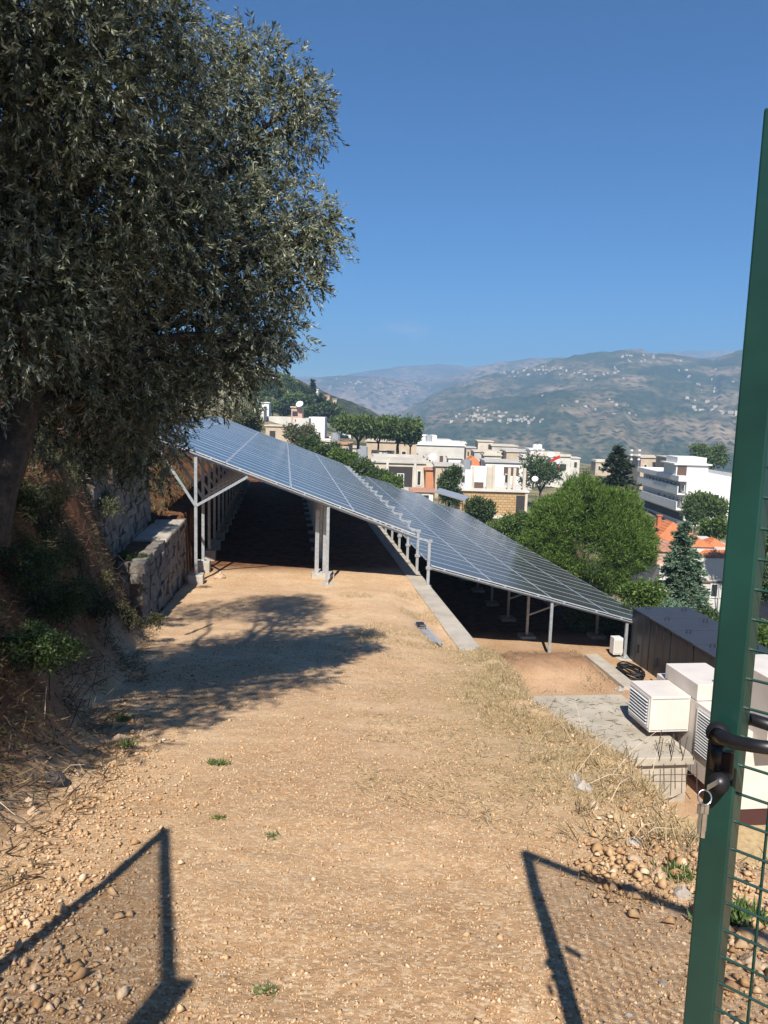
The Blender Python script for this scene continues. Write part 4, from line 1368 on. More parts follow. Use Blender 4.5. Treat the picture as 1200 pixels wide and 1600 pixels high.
p_ = scatter_ground(120000, s_under); n_ = len(p_)
p_[:, 2] += rng.random(n_) ** 2 * .26
Dr = unit(rng.normal(size=(n_, 3)) + [.3, -.3, .3])
leaves_obj('undergrowth', p_, Dr, rng.uniform(.02, .06, n_), rng.uniform(.006, .018, n_), M['under'])
mb = MB()
for k in range(420):
    y = random.uniform(3, 18); x = float(toe_x(y)) - random.uniform(0, 2.4)
    b = np.array([x, y, float(ground_z(x, y))]); L_ = random.uniform(.2, .8)
    d_ = np.array([random.uniform(-.5, 1), random.uniform(-.9, .5), random.uniform(-.4, .9)])
    m_ = b + d_ * L_ * .5 + [0, 0, random.uniform(0, .15)]
    mb.tube([b, m_, b + d_ * L_ - [0, 0, .1 * L_]], [.006, .004, .0015], 3, cap=False)
mb.build('dead_twigs', M['bark'], kind='stuff')

def s_slope(n_):
    s_ = rng.uniform(24, 60, n_); q = -4.0 - rng.random(n_) * 9
    x = s_ * D[0] + q * N[0]; y = s_ * D[1] + q * N[1]
    keep = vnoise(x * .6, y * .6, 199) > .45
    return x[keep], y[keep]


blades('slope_grass', scatter_ground(16000, s_slope), .32, .03, M['scrub'], .8)
p_ = scatter_ground(420, lambda n_: (lambda a, q: (a * D[0] + q * N[0], a * D[1] + q * N[1]))(rng.uniform(17.8, 21.8, n_), rng.uniform(6.5, 10.4, n_)))
p_[:, 2] = -6.995; n_ = len(p_)
leaves_obj('slab_straw', p_, unit(np.stack([rng.normal(size=n_), rng.normal(size=n_), np.abs(rng.normal(size=n_)) * .08], 1)), rng.uniform(.08, .3, n_), .014, M['dryd'])

# long dry stalks leaning out of the bank and at the shoulder
mb = MB()
for k in range(70):
    if k < 38:
        y = random.uniform(3.2, 9); x = toe_x(y) - random.uniform(-.1, 1.3)
    else:
        y = random.uniform(3.6, 9); x = random.uniform(1.5, 2.4)
    b = np.array([x, y, float(ground_z(x, y))]); L_ = random.uniform(.2, .55)
    d_ = np.array([random.uniform(-.6, .9), random.uniform(-.8, .4), random.uniform(.1, .8)])
    mb.tube([b, b + d_ * L_ * .5 + [0, 0, .05], b + d_ * L_], [.004, .003, .0015], 3, cap=False)
mb.build('dry_stalks', M['tan'], kind='stuff')


# ---- gravel: real pebbles where the camera can tell them apart
def pebbles(name, pts, size, mtl):
    n_ = len(pts)
    base = np.array([(1, 0, 0), (0, 1, 0), (-1, 0, 0), (0, -1, 0), (0, 0, .8), (0, 0, -.6)], float)
    fc = np.array([(0, 1, 4), (1, 2, 4), (2, 3, 4), (3, 0, 4), (1, 0, 5), (2, 1, 5), (3, 2, 5), (0, 3, 5)])
    V = base[None] * (1 + .42 * rng.normal(size=(n_, 6, 1)).clip(-1.4, 1.4)) * np.array([1, .85, .85])
    a = rng.random(n_) * 6.28; c, s_ = np.cos(a)[:, None], np.sin(a)[:, None]
    V = np.stack([V[..., 0] * c - V[..., 1] * s_, V[..., 0] * s_ + V[..., 1] * c, V[..., 2]], -1)
    V = V * size[:, None, None] + (pts + np.array([0, 0, .28]) * size[:, None])[:, None, :]
    Fq = (np.arange(n_)[:, None, None] * 6 + fc[None]).reshape(-1, 3)
    o = link(bpy.data.objects.new(name, np_mesh(name, V.reshape(-1, 3), Fq, mtl))); o['kind'] = 'stuff'
    return o


def pebmat(name, c1, c2, c3):
    return leafmat(name, c1, c2, c3, .9, 0.0)


PM = pebmat('gravel', (.36, .21, .10), (.56, .39, .23), (.63, .47, .32))


def s_track(n_):
    y = 1.7 * (16 / 1.7) ** rng.random(n_)
    x = rng.uniform(-1, 1, n_) * (1.3 + .16 * y) + .12 * y * 0
    keep = rng.random(n_) < .35 + .9 * vnoise(x * 1.2, y * .9, 111)
    return x[keep], y[keep]


p_ = scatter_ground(46000, s_track)
pebbles('gravel', p_, rng.lognormal(-5.35, .45, len(p_)).clip(.0015, .02) * (.8 + p_[:, 1] * .08), PM)


def s_near(n_):
    y = 1.7 * (6.5 / 1.7) ** rng.random(n_)
    x = rng.uniform(-1, 1, n_) * (1.2 + .2 * y)
    keep = rng.random(n_) < .25 + .9 * vnoise(x * 2.2, y * 2, 121)
    return x[keep], y[keep]


p_ = scatter_ground(36000, s_near)
pebbles('fine_gravel', p_, rng.lognormal(-5.9, .4, len(p_)).clip(.0012, .008) * (.8 + p_[:, 1] * .12), PM)


def s_edge(n_):
    y = 2.0 * (14 / 2.0) ** rng.random(n_)
    l = rng.random(n_) < .45
    x = np.where(l, toe_x(y) + .15 + np.abs(rng.normal(size=n_)) * .28, 1.85 + .04 * y + rng.normal(size=n_) * .38)
    return x, y


p_ = scatter_ground(5200, s_edge)
pebbles('rubble', p_ + [0, 0, .006], rng.lognormal(-4.6, .5, len(p_)).clip(.004, .035), PM)


def rock(label, px, py, rpx, mtl, name='rock', flat=.7):
    p = ghit(px, py); dist = np.linalg.norm(p - CAM); r = rpx / F_PX * dist
    import bmesh
    bm = bmesh.new(); bmesh.ops.create_icosphere(bm, subdivisions=2, radius=1)
    sd = random.randint(0, 999)
    sx, sy = random.uniform(.8, 1.25), random.uniform(.75, 1.1)
    for v in bm.verts:
        c = v.co
        k = 1 + .28 * float(fbm(np.array(c.x * 1.1 + 9), np.array(c.y * 1.1 + c.z * 1.7 + 5), 3, sd))
        for q in ((.7, .3, .6), (-.5, .6, .6), (.1, -.8, .55), (-.7, -.3, .6)):     # broken flat faces
            dd = c.x * q[0] + c.y * q[1] + c.z * q[2]
            if dd > .62: k *= .62 / dd
        v.co = Vector((c.x * sx * k, c.y * sy * k, c.z * flat * k)) * r
    me = bpy.data.meshes.new(name); bm.to_mesh(me); bm.free(); me.materials.append(mtl)
    o = link(bpy.data.objects.new(name, me)); o.location = Vector(p + [0, 0, r * flat * .45]); o.rotation_euler = (0, 0, random.uniform(0, 6))
    set_props(o, label, 'rock')
    return o


for lab, px, py, r, k in [
    ('pale rounded rock, left one of the pair at the left edge of the track', 45, 1256, 9, 'rock'),
    ('pale flat-topped rock with an orange underside near the left edge', 53, 1272, 11, 'rock'),
    ('small tan stone below the flat-topped rock at the left edge', 34, 1322, 8, 'rock'),
    ('cream stone lying left of the tip of the left gate shadow, lower of two', 28, 1298, 9, 'rock'),
    ('rounded yellow stone at the foot of the bank beside the dark lump', 118, 1212, 10, 'rock'),
    ('orange stone right below the rounded yellow stone', 112, 1236, 9, 'rock'),
    ('dark blackish lump of rock at the foot of the red bank', 82, 1224, 18, 'rockdark'),
    ('pink stone by the small green weed at the track edge', 182, 1196, 8, 'rock'),
    ('flat ochre stone beside the weed at the foot of the shaded bank', 186, 1158, 11, 'rock'),
    ('whitish grey rock on the right shoulder, upper left of a cluster', 897, 1218, 10, 'rockgrey'),
    ('broad grey rock just below the whitish one on the right shoulder', 910, 1234, 15, 'rockgrey'),
    ('round cream stone right of the grey rocks on the right shoulder', 955, 1232, 7, 'rock'),
    ('orange rock low in the cluster on the right shoulder', 928, 1262, 11, 'rock'),
    ('whitish flat stone above the shadow of the right gate leaf', 990, 1322, 12, 'rockgrey'),
    ('angular tan rock just above the shadow of the right gate leaf', 994, 1348, 12, 'rock'),
    ('tan block by the green post where the right gate shadow reaches it', 1030, 1372, 15, 'rock'),
    ('brown rock touching the right gate shadow', 1066, 1400, 14, 'rockgrey'),
    ('tan stone in the shade line left of the green post', 984, 1396, 11, 'rock'),
    ('large tan stone seen through the gate mesh near the bottom right corner', 1176, 1512, 18, 'rock'),
    ('grey stone seen through the gate mesh above the large tan stone', 1136, 1425, 15, 'rockgrey'),
    ('pale block seen through the gate mesh at the right edge', 1190, 1475, 14, 'rock'),
    ('small white stone inside the bend of the right gate shadow', 1035, 1540, 6, 'rockgrey'),
    ('small white pebble by the bottom edge, right of the right gate shadow', 982, 1590, 5, 'rockgrey'),
    ('flat stone lying between the footing and the left array post', 344, 904, 11, 'rock'),
    ('pale stone at the corner of the slab roof by the soil heap', 968, 1080, 8, 'rockgrey'),
]:
    rock(lab, px, py, r, M[k])

# cluster of rubble on the shoulder above the right gate shadow
def s_rub(n_):
    l = rng.random(n_)
    px = np.where(l < .6, rng.normal(985, 42, n_), rng.normal(1150, 30, n_)); py = np.where(l < .6, rng.normal(1350, 34, n_), rng.normal(1470, 50, n_))
    q = np.array([ghit(a, b) for a, b in zip(px, py)])
    return q[:, 0], q[:, 1]


p_ = scatter_ground(420, s_rub)
pebbles('shoulder_rubble', p_ + [0, 0, .012], rng.lognormal(-4.15, .5, len(p_)).clip(.006, .042), pebmat('rubble', (.33, .19, .09), (.50, .33, .18), (.64, .50, .34)))

for lab, px, py, r_, n_ in [('green weed at the foot of the bank beside the flat ochre stone', 198, 1166, .10, 90), ('small green weed in the middle of the track above the left gate shadow', 342, 1280, .05, 60),
                            ('low green weed right of the tip of the left gate shadow', 428, 1308, .05, 50), ('green weed under the shaded bank near the tree shadow', 190, 1128, .12, 90),
                            ('green weed near the bottom edge of the track', 415, 1552, .045, 60), ('bright green weeds growing by the gate post at the right', 1150, 1440, .13, 420),
                            ('small green plants beside the rubble left of the gate post', 1060, 1368, .09, 160), ('grey-green sprig on the track in front of the tree shadow', 342, 1196, .09, 80),
                            ('green weed tuft in the track beside the near panel footing', 505, 1248, .07, 0)]:
    if n_ == 0: continue
    p = ghit(px, py)
    rt = root('weed', p, lab, 'weed')
    q = p + np.concatenate([rng.normal(size=(n_, 2)) * r_ * .45, np.zeros((n_, 1))], 1)
    q[:, 2] = ground_z(q[:, 0], q[:, 1])
    blades('leaf_tuft', q, r_ * .7, r_ * .12, M['weed'], .9, 'stuff', rt, p)


# ------------------------------------------------------------------ middle distance trees
pine = pxtree('umbrella_pine', 'big bright green round-crowned pine right of the solar arrays', 'tree', 920, 838, 104, 98, 46, 6200, M['pine'], ln=.26, per=20, dome=True, up=.75, shell=.80, cr=.022, nmul=1, wr=.17)
conifer('dark_conifer', 'dark layered conifer behind the big bright pine', 'tree', 966, 698, 845, 66, 78, 24, M['cedar'], ln=.5, droop=.1, per=44)
conifer('blue_cedar', 'blue-green cedar in front of the orange-roofed house', 'tree', 1072, 816, 1020, 76, 40, 26, M['bcedar'], ln=.22, droop=.3, per=70, levels=24)
SP = 'umbrella pines on the village terrace'
for lab, px, py, rx, ry, n_ in [('umbrella pine, leftmost of the flat-topped pines in the village', 560, 666, 33, 15, 520), ('umbrella pine, slim one in the middle of the flat-topped pines', 592, 671, 22, 15, 360),
                                ('umbrella pine, widest of the flat-topped pines in the village', 622, 672, 32, 18, 560), ('umbrella pine, low one at the right end of the flat-topped pines', 642, 682, 16, 12, 220)]:
    pxtree('umbrella_pine', lab, 'tree', px, py, rx, ry, 140, n_, M['pined'], ln=.75, per=10, group=SP, flat=True, base_z=float(at(px, 714, 140)[2]), up=.5)
HG = 'green trees in a line behind the solar arrays'
for k, (px, py, rx, ry, Y, mk) in enumerate([(508, 708, 22, 14, 84, 'leafd'), (538, 722, 22, 16, 80, 'leafy'), (566, 738, 24, 17, 76, 'leafd'), (592, 748, 20, 14, 74, 'leafd'), (612, 758, 15, 12, 72, 'leafy'), (486, 694, 18, 12, 90, 'leafd')]):
    pxtree('broadleaf_tree', ['dense dark tree behind the array edge, second from the left of the line', 'light green tree behind the array edge in the middle of the line', 'dense tree behind the array edge left of the balcony house',
                              'dark tree just below the balcony house', 'low green tree at the right end of the line below the balcony house', 'dark tree at the left end of the line behind the array edge'][k],
           'tree', px, py, rx, ry, Y, 420, M[mk], ln=.34, per=8, group=HG)
pxtree('broadleaf_tree', 'sparse yellow-green tree in front of the small white building', 'tree', 470, 684, 26, 18, 105, 300, M['scrub'], ln=.4, per=7)
pxtree('olive_tree', 'grey-green tree left of the village, above the array skyline', 'tree', 385, 655, 24, 22, 90, 520, M['scrub'], ln=.35)
pxtree('broadleaf_tree', 'tall dark oval tree left of the yellow stone building', 'tree', 702, 762, 19, 32, 92, 760, M['leafd'], ln=.34)
pxtree('broadleaf_tree', 'dark green round tree below the yellow stone building', 'tree', 748, 803, 25, 26, 70, 620, M['leafd'], ln=.28)
pxtree('broadleaf_tree', 'light green tree between the stone building and the big pine', 'tree', 806, 832, 24, 28, 62, 620, M['leafy'], ln=.26)
pxtree('broadleaf_tree', 'green bushy tree below the edge of the lower array', 'tree', 775, 832, 22, 20, 64, 420, M['leafy'], ln=.26)
pxtree('broadleaf_tree', 'dim green tree behind the columns of the stone building', 'tree', 846, 742, 30, 26, 128, 420, M['leafd'], ln=.5)
pxtree('umbrella_pine', 'dark green pine in front of the white apartment block', 'tree', 1104, 792, 30, 22, 96, 640, M['pined'], ln=.45, per=9, flat=True, up=.5)
pxtree('broadleaf_tree', 'dark loose tree at the foot of the white apartment block', 'tree', 1084, 806, 16, 18, 92, 260, M['leafd'], ln=.35)
pxtree('umbrella_pine', 'rounded pine behind the roof of the white apartment block', 'tree', 1110, 714, 26, 18, 175, 420, M['pined'], ln=.7, per=9)
pxtree('broadleaf_tree', 'bright green tree between the apartment block and the gate post', 'tree', 1116, 828, 24, 22, 84, 420, M['leafy'], ln=.35)
for lab, px, py, rx, ry, Y, mk in [('dark green tree seen through the gate mesh, upper one', 1200, 745, 34, 45, 60, 'leafd'), ('light green tree seen through the gate mesh, below the dark one', 1195, 835, 36, 40, 56, 'leafy'),
                                   ('dark tree seen through the gate mesh beside the lane', 1215, 915, 40, 40, 52, 'leafd'), ('bush seen through the gate mesh just above the dark cabinets', 1190, 1005, 34, 30, 32, 'leafy'),
                                   ('yellow-green bush behind the dark cabinets at the edge of the lower array', 1000, 930, 34, 22, 34, 'leafy'), ('deep green thicket under the edge of the lower array', 930, 975, 42, 36, 31, 'leafy'),
                                   ('dark thicket under the big pine', 880, 955, 40, 34, 40, 'leafd'), ('leafy thicket right of the last array post', 990, 985, 30, 34, 29.5, 'leafd'),
                                   ('green bush below the lower array, left of the thicket', 870, 900, 34, 26, 44, 'leafy'), ('blue-green low spreading conifer branch mass beside the cedar', 1035, 960, 40, 24, 36, 'bcedar'),
                                   ('green bush between the cedar and the gate post', 1110, 985, 34, 26, 38, 'leafd')]:
    pxtree('bush', lab, 'bush', px, py, rx, ry, Y, int(rx * ry * .62), M[mk], ln=.004 * Y + .04, per=8)
HT = 'trees on the wooded near hill'
hl = [(432, 600, 14, 9), (447, 596, 13, 9), (462, 606, 14, 9), (476, 612, 13, 8), (440, 618, 16, 10), (458, 624, 16, 9), (478, 628, 15, 9), (498, 626, 12, 8), (512, 636, 12, 7), (426, 634, 12, 9), (492, 642, 14, 8), (510, 650, 13, 8), (528, 646, 11, 7), (527, 660, 11, 7), (466, 640, 14, 7), (445, 640, 10, 8), (418, 610, 14, 12), (405, 622, 12, 12)]
for k, (px, py, rx, ry) in enumerate(hl):
    Y = 300 - (py - 600) * 1.6
    pxtree('hillside_tree', 'dark green tree in the wood on the near hill left of the valley', 'tree', px, py, rx, ry, Y, 170, M[['leafd', 'pined', 'leafd', 'cedar'][k % 4]], ln=1.15, per=6, group=HT, base_z=float(at(px, py + ry + 6, Y)[2]), lumps=4)
conifer('cypress', 'slim pointed cypress standing on the near hill', 'tree', 489, 596, 626, 5, 290, 8, M['cedar'], ln=1.2, droop=-1.2, per=20, levels=10)


# ------------------------------------------------------------------ the village
def bld(name, label, px0, px1, pyt, pyb, Y, depth, mtl, yaw=0.0, front=(), right=(), left=(), roof='slab', roofm=None, cat='house', group=None, sink=7, parapet=0):
    p = at(px0, pyb, Y); q = at(px1, pyb, Y)
    w_ = (q[0] - p[0]) / math.cos(yaw); h = (pyb - pyt) / F_PX * Y
    rt = root(name, p, label, cat, group, rz=yaw)
    MB().box(0, 0, -sink, w_, depth, h).build('wall', M[mtl], rt)
    if roof == 'slab':
        MB().box(-.25, -.3, h + .003, w_ + .25, depth + .25, h + .26).build('roof', M[roofm or mtl], rt)
    if parapet:
        mb = MB(); t = .18; z0 = h + (.263 if roof == 'slab' else .003)
        mb.box(0, 0, z0, w_, t, z0 + parapet); mb.box(0, depth - t, z0, w_, depth, z0 + parapet); mb.box(0, t, z0, t, depth - t, z0 + parapet); mb.box(w_ - t, t, z0, w_, depth - t, z0 + parapet)
        mb.build('parapet', M[roofm or mtl], rt)
    for side, lst in (('f', front), ('r', right), ('l', left)):
        for it in lst:
            u, v, uw, vh = it[:4]; kind = it[4] if len(it) > 4 else 'w'
            L_ = w_ if side == 'f' else depth
            a0, a1, z0, z1 = u * L_, (u + uw) * L_, v * h, (v + vh) * h

            def bx(mb, s0, s1, zz0, zz1, d0, d1):
                if side == 'f': mb.box(s0, -d1, zz0, s1, -d0, zz1)
                elif side == 'l': mb.box(-d1, s0, zz0, -d0, s1, zz1)
                else: mb.box(w_ + d0, s0, zz0, w_ + d1, s1, zz1)
            if kind == 'o':            # flat dark sheet on the wall, its colour standing in for an opening's shade
                mb = MB(); bx(mb, a0, a1, z0, z1, .0, .02); mb.build('opening', M['dark'], rt); continue
            if kind == 'b':            # balcony slab with parapet
                mb = MB(); bx(mb, a0, a1, z0, z0 + .18, .0, 1.3); bx(mb, a0, a1, z0 + .18, z1, 1.15, 1.3); mb.build('balcony', M[roofm or mtl], rt); continue
            if kind == 'p':            # awning / sheet
                mb = MB(); bx(mb, a0, a1, z0, z1, .0, 1.2); mb.build('awning', M['tilep'], rt); continue
            fr = MB(); t = .12
            bx(fr, a0, a1, z0, z0 + t, 0, .09); bx(fr, a0, a1, z1 - t, z1, 0, .09); bx(fr, a0, a0 + t, z0 + t, z1 - t, 0, .09); bx(fr, a1 - t, a1, z0 + t, z1 - t, 0, .09)
            if (a1 - a0) > 1.0: bx(fr, (a0 + a1) / 2 - .04, (a0 + a1) / 2 + .04, z0 + t, z1 - t, 0, .07)
            f = fr.build('window' if kind == 'w' else 'door', M['frame'] if kind != 's' else M['fbrown'], rt)
            pn = MB(); bx(pn, a0 + t, a1 - t, z0 + t, z1 - t, .003, .03); pn.build('pane', M['glass'] if kind != 's' else M['fbrown'], f)
    return rt, w_, h


def hip(rt, x0, y0, x1, y1, z, rise, mtl, gable=False, ov=.35):
    mb = MB(); x0 -= ov; x1 += ov; y0 -= ov; y1 += ov
    ins = 0 if gable else min(x1 - x0, y1 - y0) / 2 * .95
    ym = (y0 + y1) / 2; xm = (x0 + x1) / 2
    if (x1 - x0) >= (y1 - y0): a, b = (x0 + ins, ym, z + rise), (x1 - ins, ym, z + rise)
    else: a, b = (xm, y0 + ins, z + rise), (xm, y1 - ins, z + rise)
    if (x1 - x0) >= (y1 - y0):
        mb.add([(x0, y0, z), (x1, y0, z), (x1, y1, z), (x0, y1, z), a, b], [(0, 1, 5, 4), (2, 3, 4, 5), (1, 2, 5), (3, 0, 4), (3, 2, 1, 0)])
    else:
        mb.add([(x0, y0, z), (x1, y0, z), (x1, y1, z), (x0, y1, z), a, b], [(0, 1, 4), (1, 2, 5, 4), (2, 3, 5), (3, 0, 4, 5), (3, 2, 1, 0)])
    return mb.build('roof', M[mtl], rt)


def tank(label, px, py, Y, r=.55, h=1.3, group='steel water tanks on the roofs', mtl='tank'):
    p = at(px, py, Y); mb = MB()
    mb.tube([p, p + [0, 0, h]], r, 10); mb.tube([p + [0, 0, h], p + [0, 0, h + .12]], [r * .8, r * .3], 10)
    o = mb.build('water_tank', M[mtl]); set_props(o, label, 'water tank', group)


def dish(label, px, py, Y, r=.6):
    p = at(px, py, Y); mb = MB(); prev = None
    n_ = 12
    dirn = unit(np.array([-.2, -.7, .6])); a = unit(np.cross(dirn, [0, 0, 1.0])); b = np.cross(a, dirn)
    vs = [p - dirn * .12]; fs = []
    for k in range(n_): vs.append(p + (a * math.cos(2 * math.pi * k / n_) + b * math.sin(2 * math.pi * k / n_)) * r)
    for k in range(n_): fs.append((0, 1 + k, 1 + (k + 1) % n_)); fs.append((0, 1 + (k + 1) % n_, 1 + k))
    mb.add(vs, fs[::2])
    mb.tube([p - dirn * .15, p - [0, 0, 1.1]], .04, 4)
    o = mb.build('satellite_dish', M['white']); set_props(o, label, 'satellite dish')


# white apartment block at the right
rt, w_, h = bld('apartment_block', 'long white three-storey apartment block with rounded balconies at the right', 1068, 1180, 749, 815, 130, 22, 'white', cat='building', roof=None, parapet=.6,
                left=[(.02, .63, .96, .21, 'b'), (.02, .26, .96, .21, 'b')] + [(.03 + i * .085, .70, .05, .18) for i in range(11)] + [(.04, .36, .04, .16), (.12, .36, .05, .16), (.22, .36, .035, .16), (.3, .36, .035, .16), (.42, .36, .04, .16), (.55, .36, .04, .16), (.02, .0, .9, .18, 'o')],
                front=[(.32, .38, .15, .30)])
MB().box(-1.4, 0, h - .3, 0, 22, h + .6).build('fascia', M['white'], rt)
mb = MB().box(-1.2, 2.0, h + .1, 4.3, 8, h + 2.4); mb.box(-1.7, 1.6, h + 2.403, 4.8, 8.4, h + 2.65); mb.box(-1.0, 2.2, h + 2.653, 4.0, 7.6, h + 3.7)
mb.build('penthouse', M['white'], rt)
f = MB().box(-1.0, 1.93, h + .3, .6, 2.0, h + 2.2).build('door', M['fbrown'], rt)
bld('house', 'tan flat building left behind the white apartment block', 1000, 1050, 715, 740, 190, 10, 'tan', cat='house', front=[(.1, .3, .1, .3), (.4, .3, .1, .3)], roofm='beige')
bld('house', 'dark-roofed shed behind the roof of the white apartment block', 1042, 1058, 716, 738, 180, 8, 'tan', roofm='greyr')

# orange-roofed house
rt, w_, h = bld('tiled_house', 'cream house with orange hipped roof behind the blue cedar', 1026, 1160, 880, 950, 68, 9, 'offwhite', roof=None,
                front=[(.60, .28, .10, .34), (.02, .0, .03, .6, 'o'), (.72, .28, .08, .34)])
MB().box(0, -.12, h * .62, w_, 0, h * .66).build('ledge', M['fbrown'], rt)
u2, w2, h2 = rt, w_, h
mb = MB().box(.3, 2.2, h, w_, 9, h + 1.4); mb.build('upper_wall', M['offwhite'], rt)
hip(rt, .1, 2.4, w_ - 2.4, 9.2, h + 1.4, 1.9, 'tile')
hip(rt, 3.9, 1.3, w_ + .8, 6.5, h + .35, 1.7, 'tile')
mb = MB().box(-.2, .3, h, 2.1, 5.0, h + 1.2)
mb.add([(-.2, .3, h + 1.2), (2.1, .3, h + 1.2), (.95, .3, h + 2.0), (-.2, 5, h + 1.2), (2.1, 5, h + 1.2), (.95, 5, h + 2.0)], [(0, 1, 2), (4, 3, 5)])
mb.build('gable_wing', M['pink'], rt)
hip(rt, -.2, .3, 2.1, 5.0, h + 1.2, .85, 'tilep', gable=True, ov=.2)
mb = MB().box(.62, .22, h + .35, 1.28, .30, h + 1.05); f = mb.build('window', M['frame'], rt)
mb = MB().box(.70, .20, h + .42, .93, .22, h + .98); mb.box(.97, .20, h + .42, 1.2, .22, h + .98); mb.build('pane', M['glass'], f)
mb = MB(); mb.box(1.0, 4.2, h + 2.9, 1.35, 4.55, h + 3.9); mb.box(.92, 4.12, h + 3.9, 1.43, 4.63, h + 4.0); mb.build('chimney', M['tile'], rt)
mb = MB().box(2.4, .0, h, w_, .08, h + .75); mb.build('terrace_parapet', M['offwhite'], rt)

# yellow stone building with roof columns
rt, w_, h = bld('stone_building', 'yellow stone block building with bare concrete columns on its roof terrace', 718, 822, 766, 803, 105, 9, 'ashlar', cat='building', roofm='offwhite',
                front=[(.84, .02, .13, .84, 'o')], sink=.0)
mb = MB().box(.1, .1, -5, w_ - .1, 8.9, -.003); mb.build('base_wall', M['beige'], rt)
mb = MB().box(-.1, -1.6, -.25, w_ - 2.2, -.003, 0); mb.build('canopy', M['offwhite'], rt)
for cx in (.16, .385, .47, .70, .78, .93):
    MB().box(w_ * cx, .1, h + .263, w_ * cx + (.38 if cx != .385 else .75), .48, h + 3.3 + (cx == .47) * .3).build('column', M['beige'], rt)
for cx in (.97,):
    MB().box(w_ * cx, -.12, -3, w_ * cx + .35, .2, h).build('column', M['beige'], rt)
mb = MB().box(w_ * .06, .15, h + .263, w_ * .16, .4, h + 2.9); mb.build('terrace_wall', M['white'], rt)
MB().box(w_ * .2, 5.2, h + .263, w_ * .72, 5.5, h + 3.1).build('terrace_wall', M['white'], rt)
mb = MB().box(w_ * .18, 1.4, h + .3, w_ * .36, 1.5, h + 1.1); mb.build('railing', M['fbrown'], rt)
# balcony house in the centre
rt, w_, h = bld('balcony_house', 'grey-beige concrete house with a recessed balcony below the umbrella pines', 578, 664, 722, 775, 125, 9, 'beige', roofm='greyr',
                front=[(.10, .28, .16, .30, 's'), (.32, .30, .44, .60, 'o'), (.48, .32, .13, .38), (.30, .18, .5, .14, 'b'), (.84, .35, .08, .45)], parapet=.7)
for cx in (.28, .78): MB().box(w_ * cx, -.5, -5, w_ * cx + .4, 0, h).build('column', M['offwhite'], rt)
bld('turret_house', 'small orange rendered annex right of the balcony house', 664, 679, 734, 775, 122, 3, 'orange', roofm='tilep')
bld('house', 'ruined-looking beige wall house left of the tall oval tree', 679, 720, 728, 775, 118, 6, 'tan', front=[(.08, .2, .1, .4, 's'), (.62, .25, .2, .45, 's'), (.35, .5, .1, .3, 'o')], roofm='greyr')
bld('kiosk', 'small white porch with dark glazing and red awning behind the array edge', 642, 676, 768, 790, 98, 3, 'white', front=[(.15, .1, .3, .75), (.5, .1, .35, .75)], roofm='tilep')
bld('house', 'long white flat-roofed building in the middle of the village', 645, 724, 695, 735, 165, 10, 'offwhite', roofm='white', parapet=.5, front=[(.10, .35, .06, .25), (.30, .35, .06, .25), (.52, .3, .07, .3, 's'), (.74, .35, .06, .25), (.88, .3, .06, .3, 'o')])
bld('house', 'white upper block with a small turret on the long white building', 647, 682, 684, 700, 172, 6, 'white', roof=None, sink=3, parapet=.6, front=[(.05, .1, .06, .7, 'o')])
bld('house', 'small pale house right behind the long white building', 680, 703, 688, 704, 210, 7, 'offwhite', front=[(.4, .2, .3, .4)])
bld('house', 'concrete house with a wide flat overhanging roof against the valley', 768, 808, 697, 716, 225, 12, 'greyr', roofm='beige', front=[(.3, .2, .6, .5, 'o')])
bld('house', 'small concrete rooftop room above the wide overhanging roof', 746, 769, 690, 716, 228, 8, 'beige', front=[(.7, .55, .2, .3, 'o')])
bld('house', 'low grey house below the concrete rooftop room', 740, 782, 706, 735, 190, 8, 'greyr', roofm='beige', front=[(.2, .3, .1, .3), (.5, .3, .12, .3)])
rt, w_, h = bld('tiled_house', 'small house with a bright orange gabled roof in mid village', 722, 756, 729, 760, 142, 7, 'offwhite', roof=None, front=[(.3, .3, .15, .4), (.7, .3, .15, .4)])
hip(rt, 0, 0, w_, 7, h, 1.9, 'tile')
bld('house', 'white rendered house behind the columns of the stone building', 757, 815, 722, 765, 135, 7, 'white', roofm='greyr', front=[(.35, .25, .12, .35), (.52, .25, .12, .35), (.1, .55, .8, .3, 's')])
bld('house', 'pale house with flag and water tanks above the big pine', 826, 890, 712, 745, 178, 11, 'offwhite', roofm='beige', front=[(.05, .25, .16, .45, 'o'), (.35, .35, .1, .35), (.6, .35, .3, .30, 'o')], parapet=.3)
bld('house', 'white rooftop room with two tanks above the flag house', 828, 848, 703, 714, 182, 6, 'white', sink=2)
bld('house', 'tan flat house between the orange gabled roof and the flag house', 790, 828, 706, 740, 185, 8, 'tan', roofm='greyr', front=[(.2, .3, .15, .35), (.6, .3, .15, .35)])
bld('house', 'beige wall building standing behind the umbrella pines', 572, 650, 690, 722, 152, 9, 'tan', roofm='beige', front=[(.1, .2, .12, .4, 'o'), (.4, .2, .16, .4, 's'), (.7, .2, .1, .4)])
bld('house', 'reddish flat-roofed house left of the umbrella pines', 520, 548, 694, 722, 148, 7, 'tan', roofm='tilep', front=[(.1, .2, .3, .5, 'o'), (.6, .2, .2, .5, 's')])
bld('house', 'plain white wall building at the left of the village', 482, 507, 653, 690, 185, 7, 'white', roof=None, parapet=.2, front=[(.12, .55, .10, .14), (.62, .2, .12, .2, 's')])
bld('house', 'white house with a rooftop room behind the yellow-green tree', 457, 482, 656, 690, 180, 7, 'offwhite', roof=None, parapet=.4, front=[(.5, .4, .2, .25)])
bld('house', 'brick-coloured rooftop room on the white house at the left', 455, 472, 637, 656, 183, 4, 'pink', sink=1, front=[(.1, .3, .5, .4, 'o')], roofm='beige')
bld('house', 'pale ochre house with dark openings at the array skyline', 415, 456, 666, 694, 168, 8, 'tan', roofm='beige', front=[(.15, .15, .22, .6, 'o'), (.7, .4, .2, .2, 'o')])
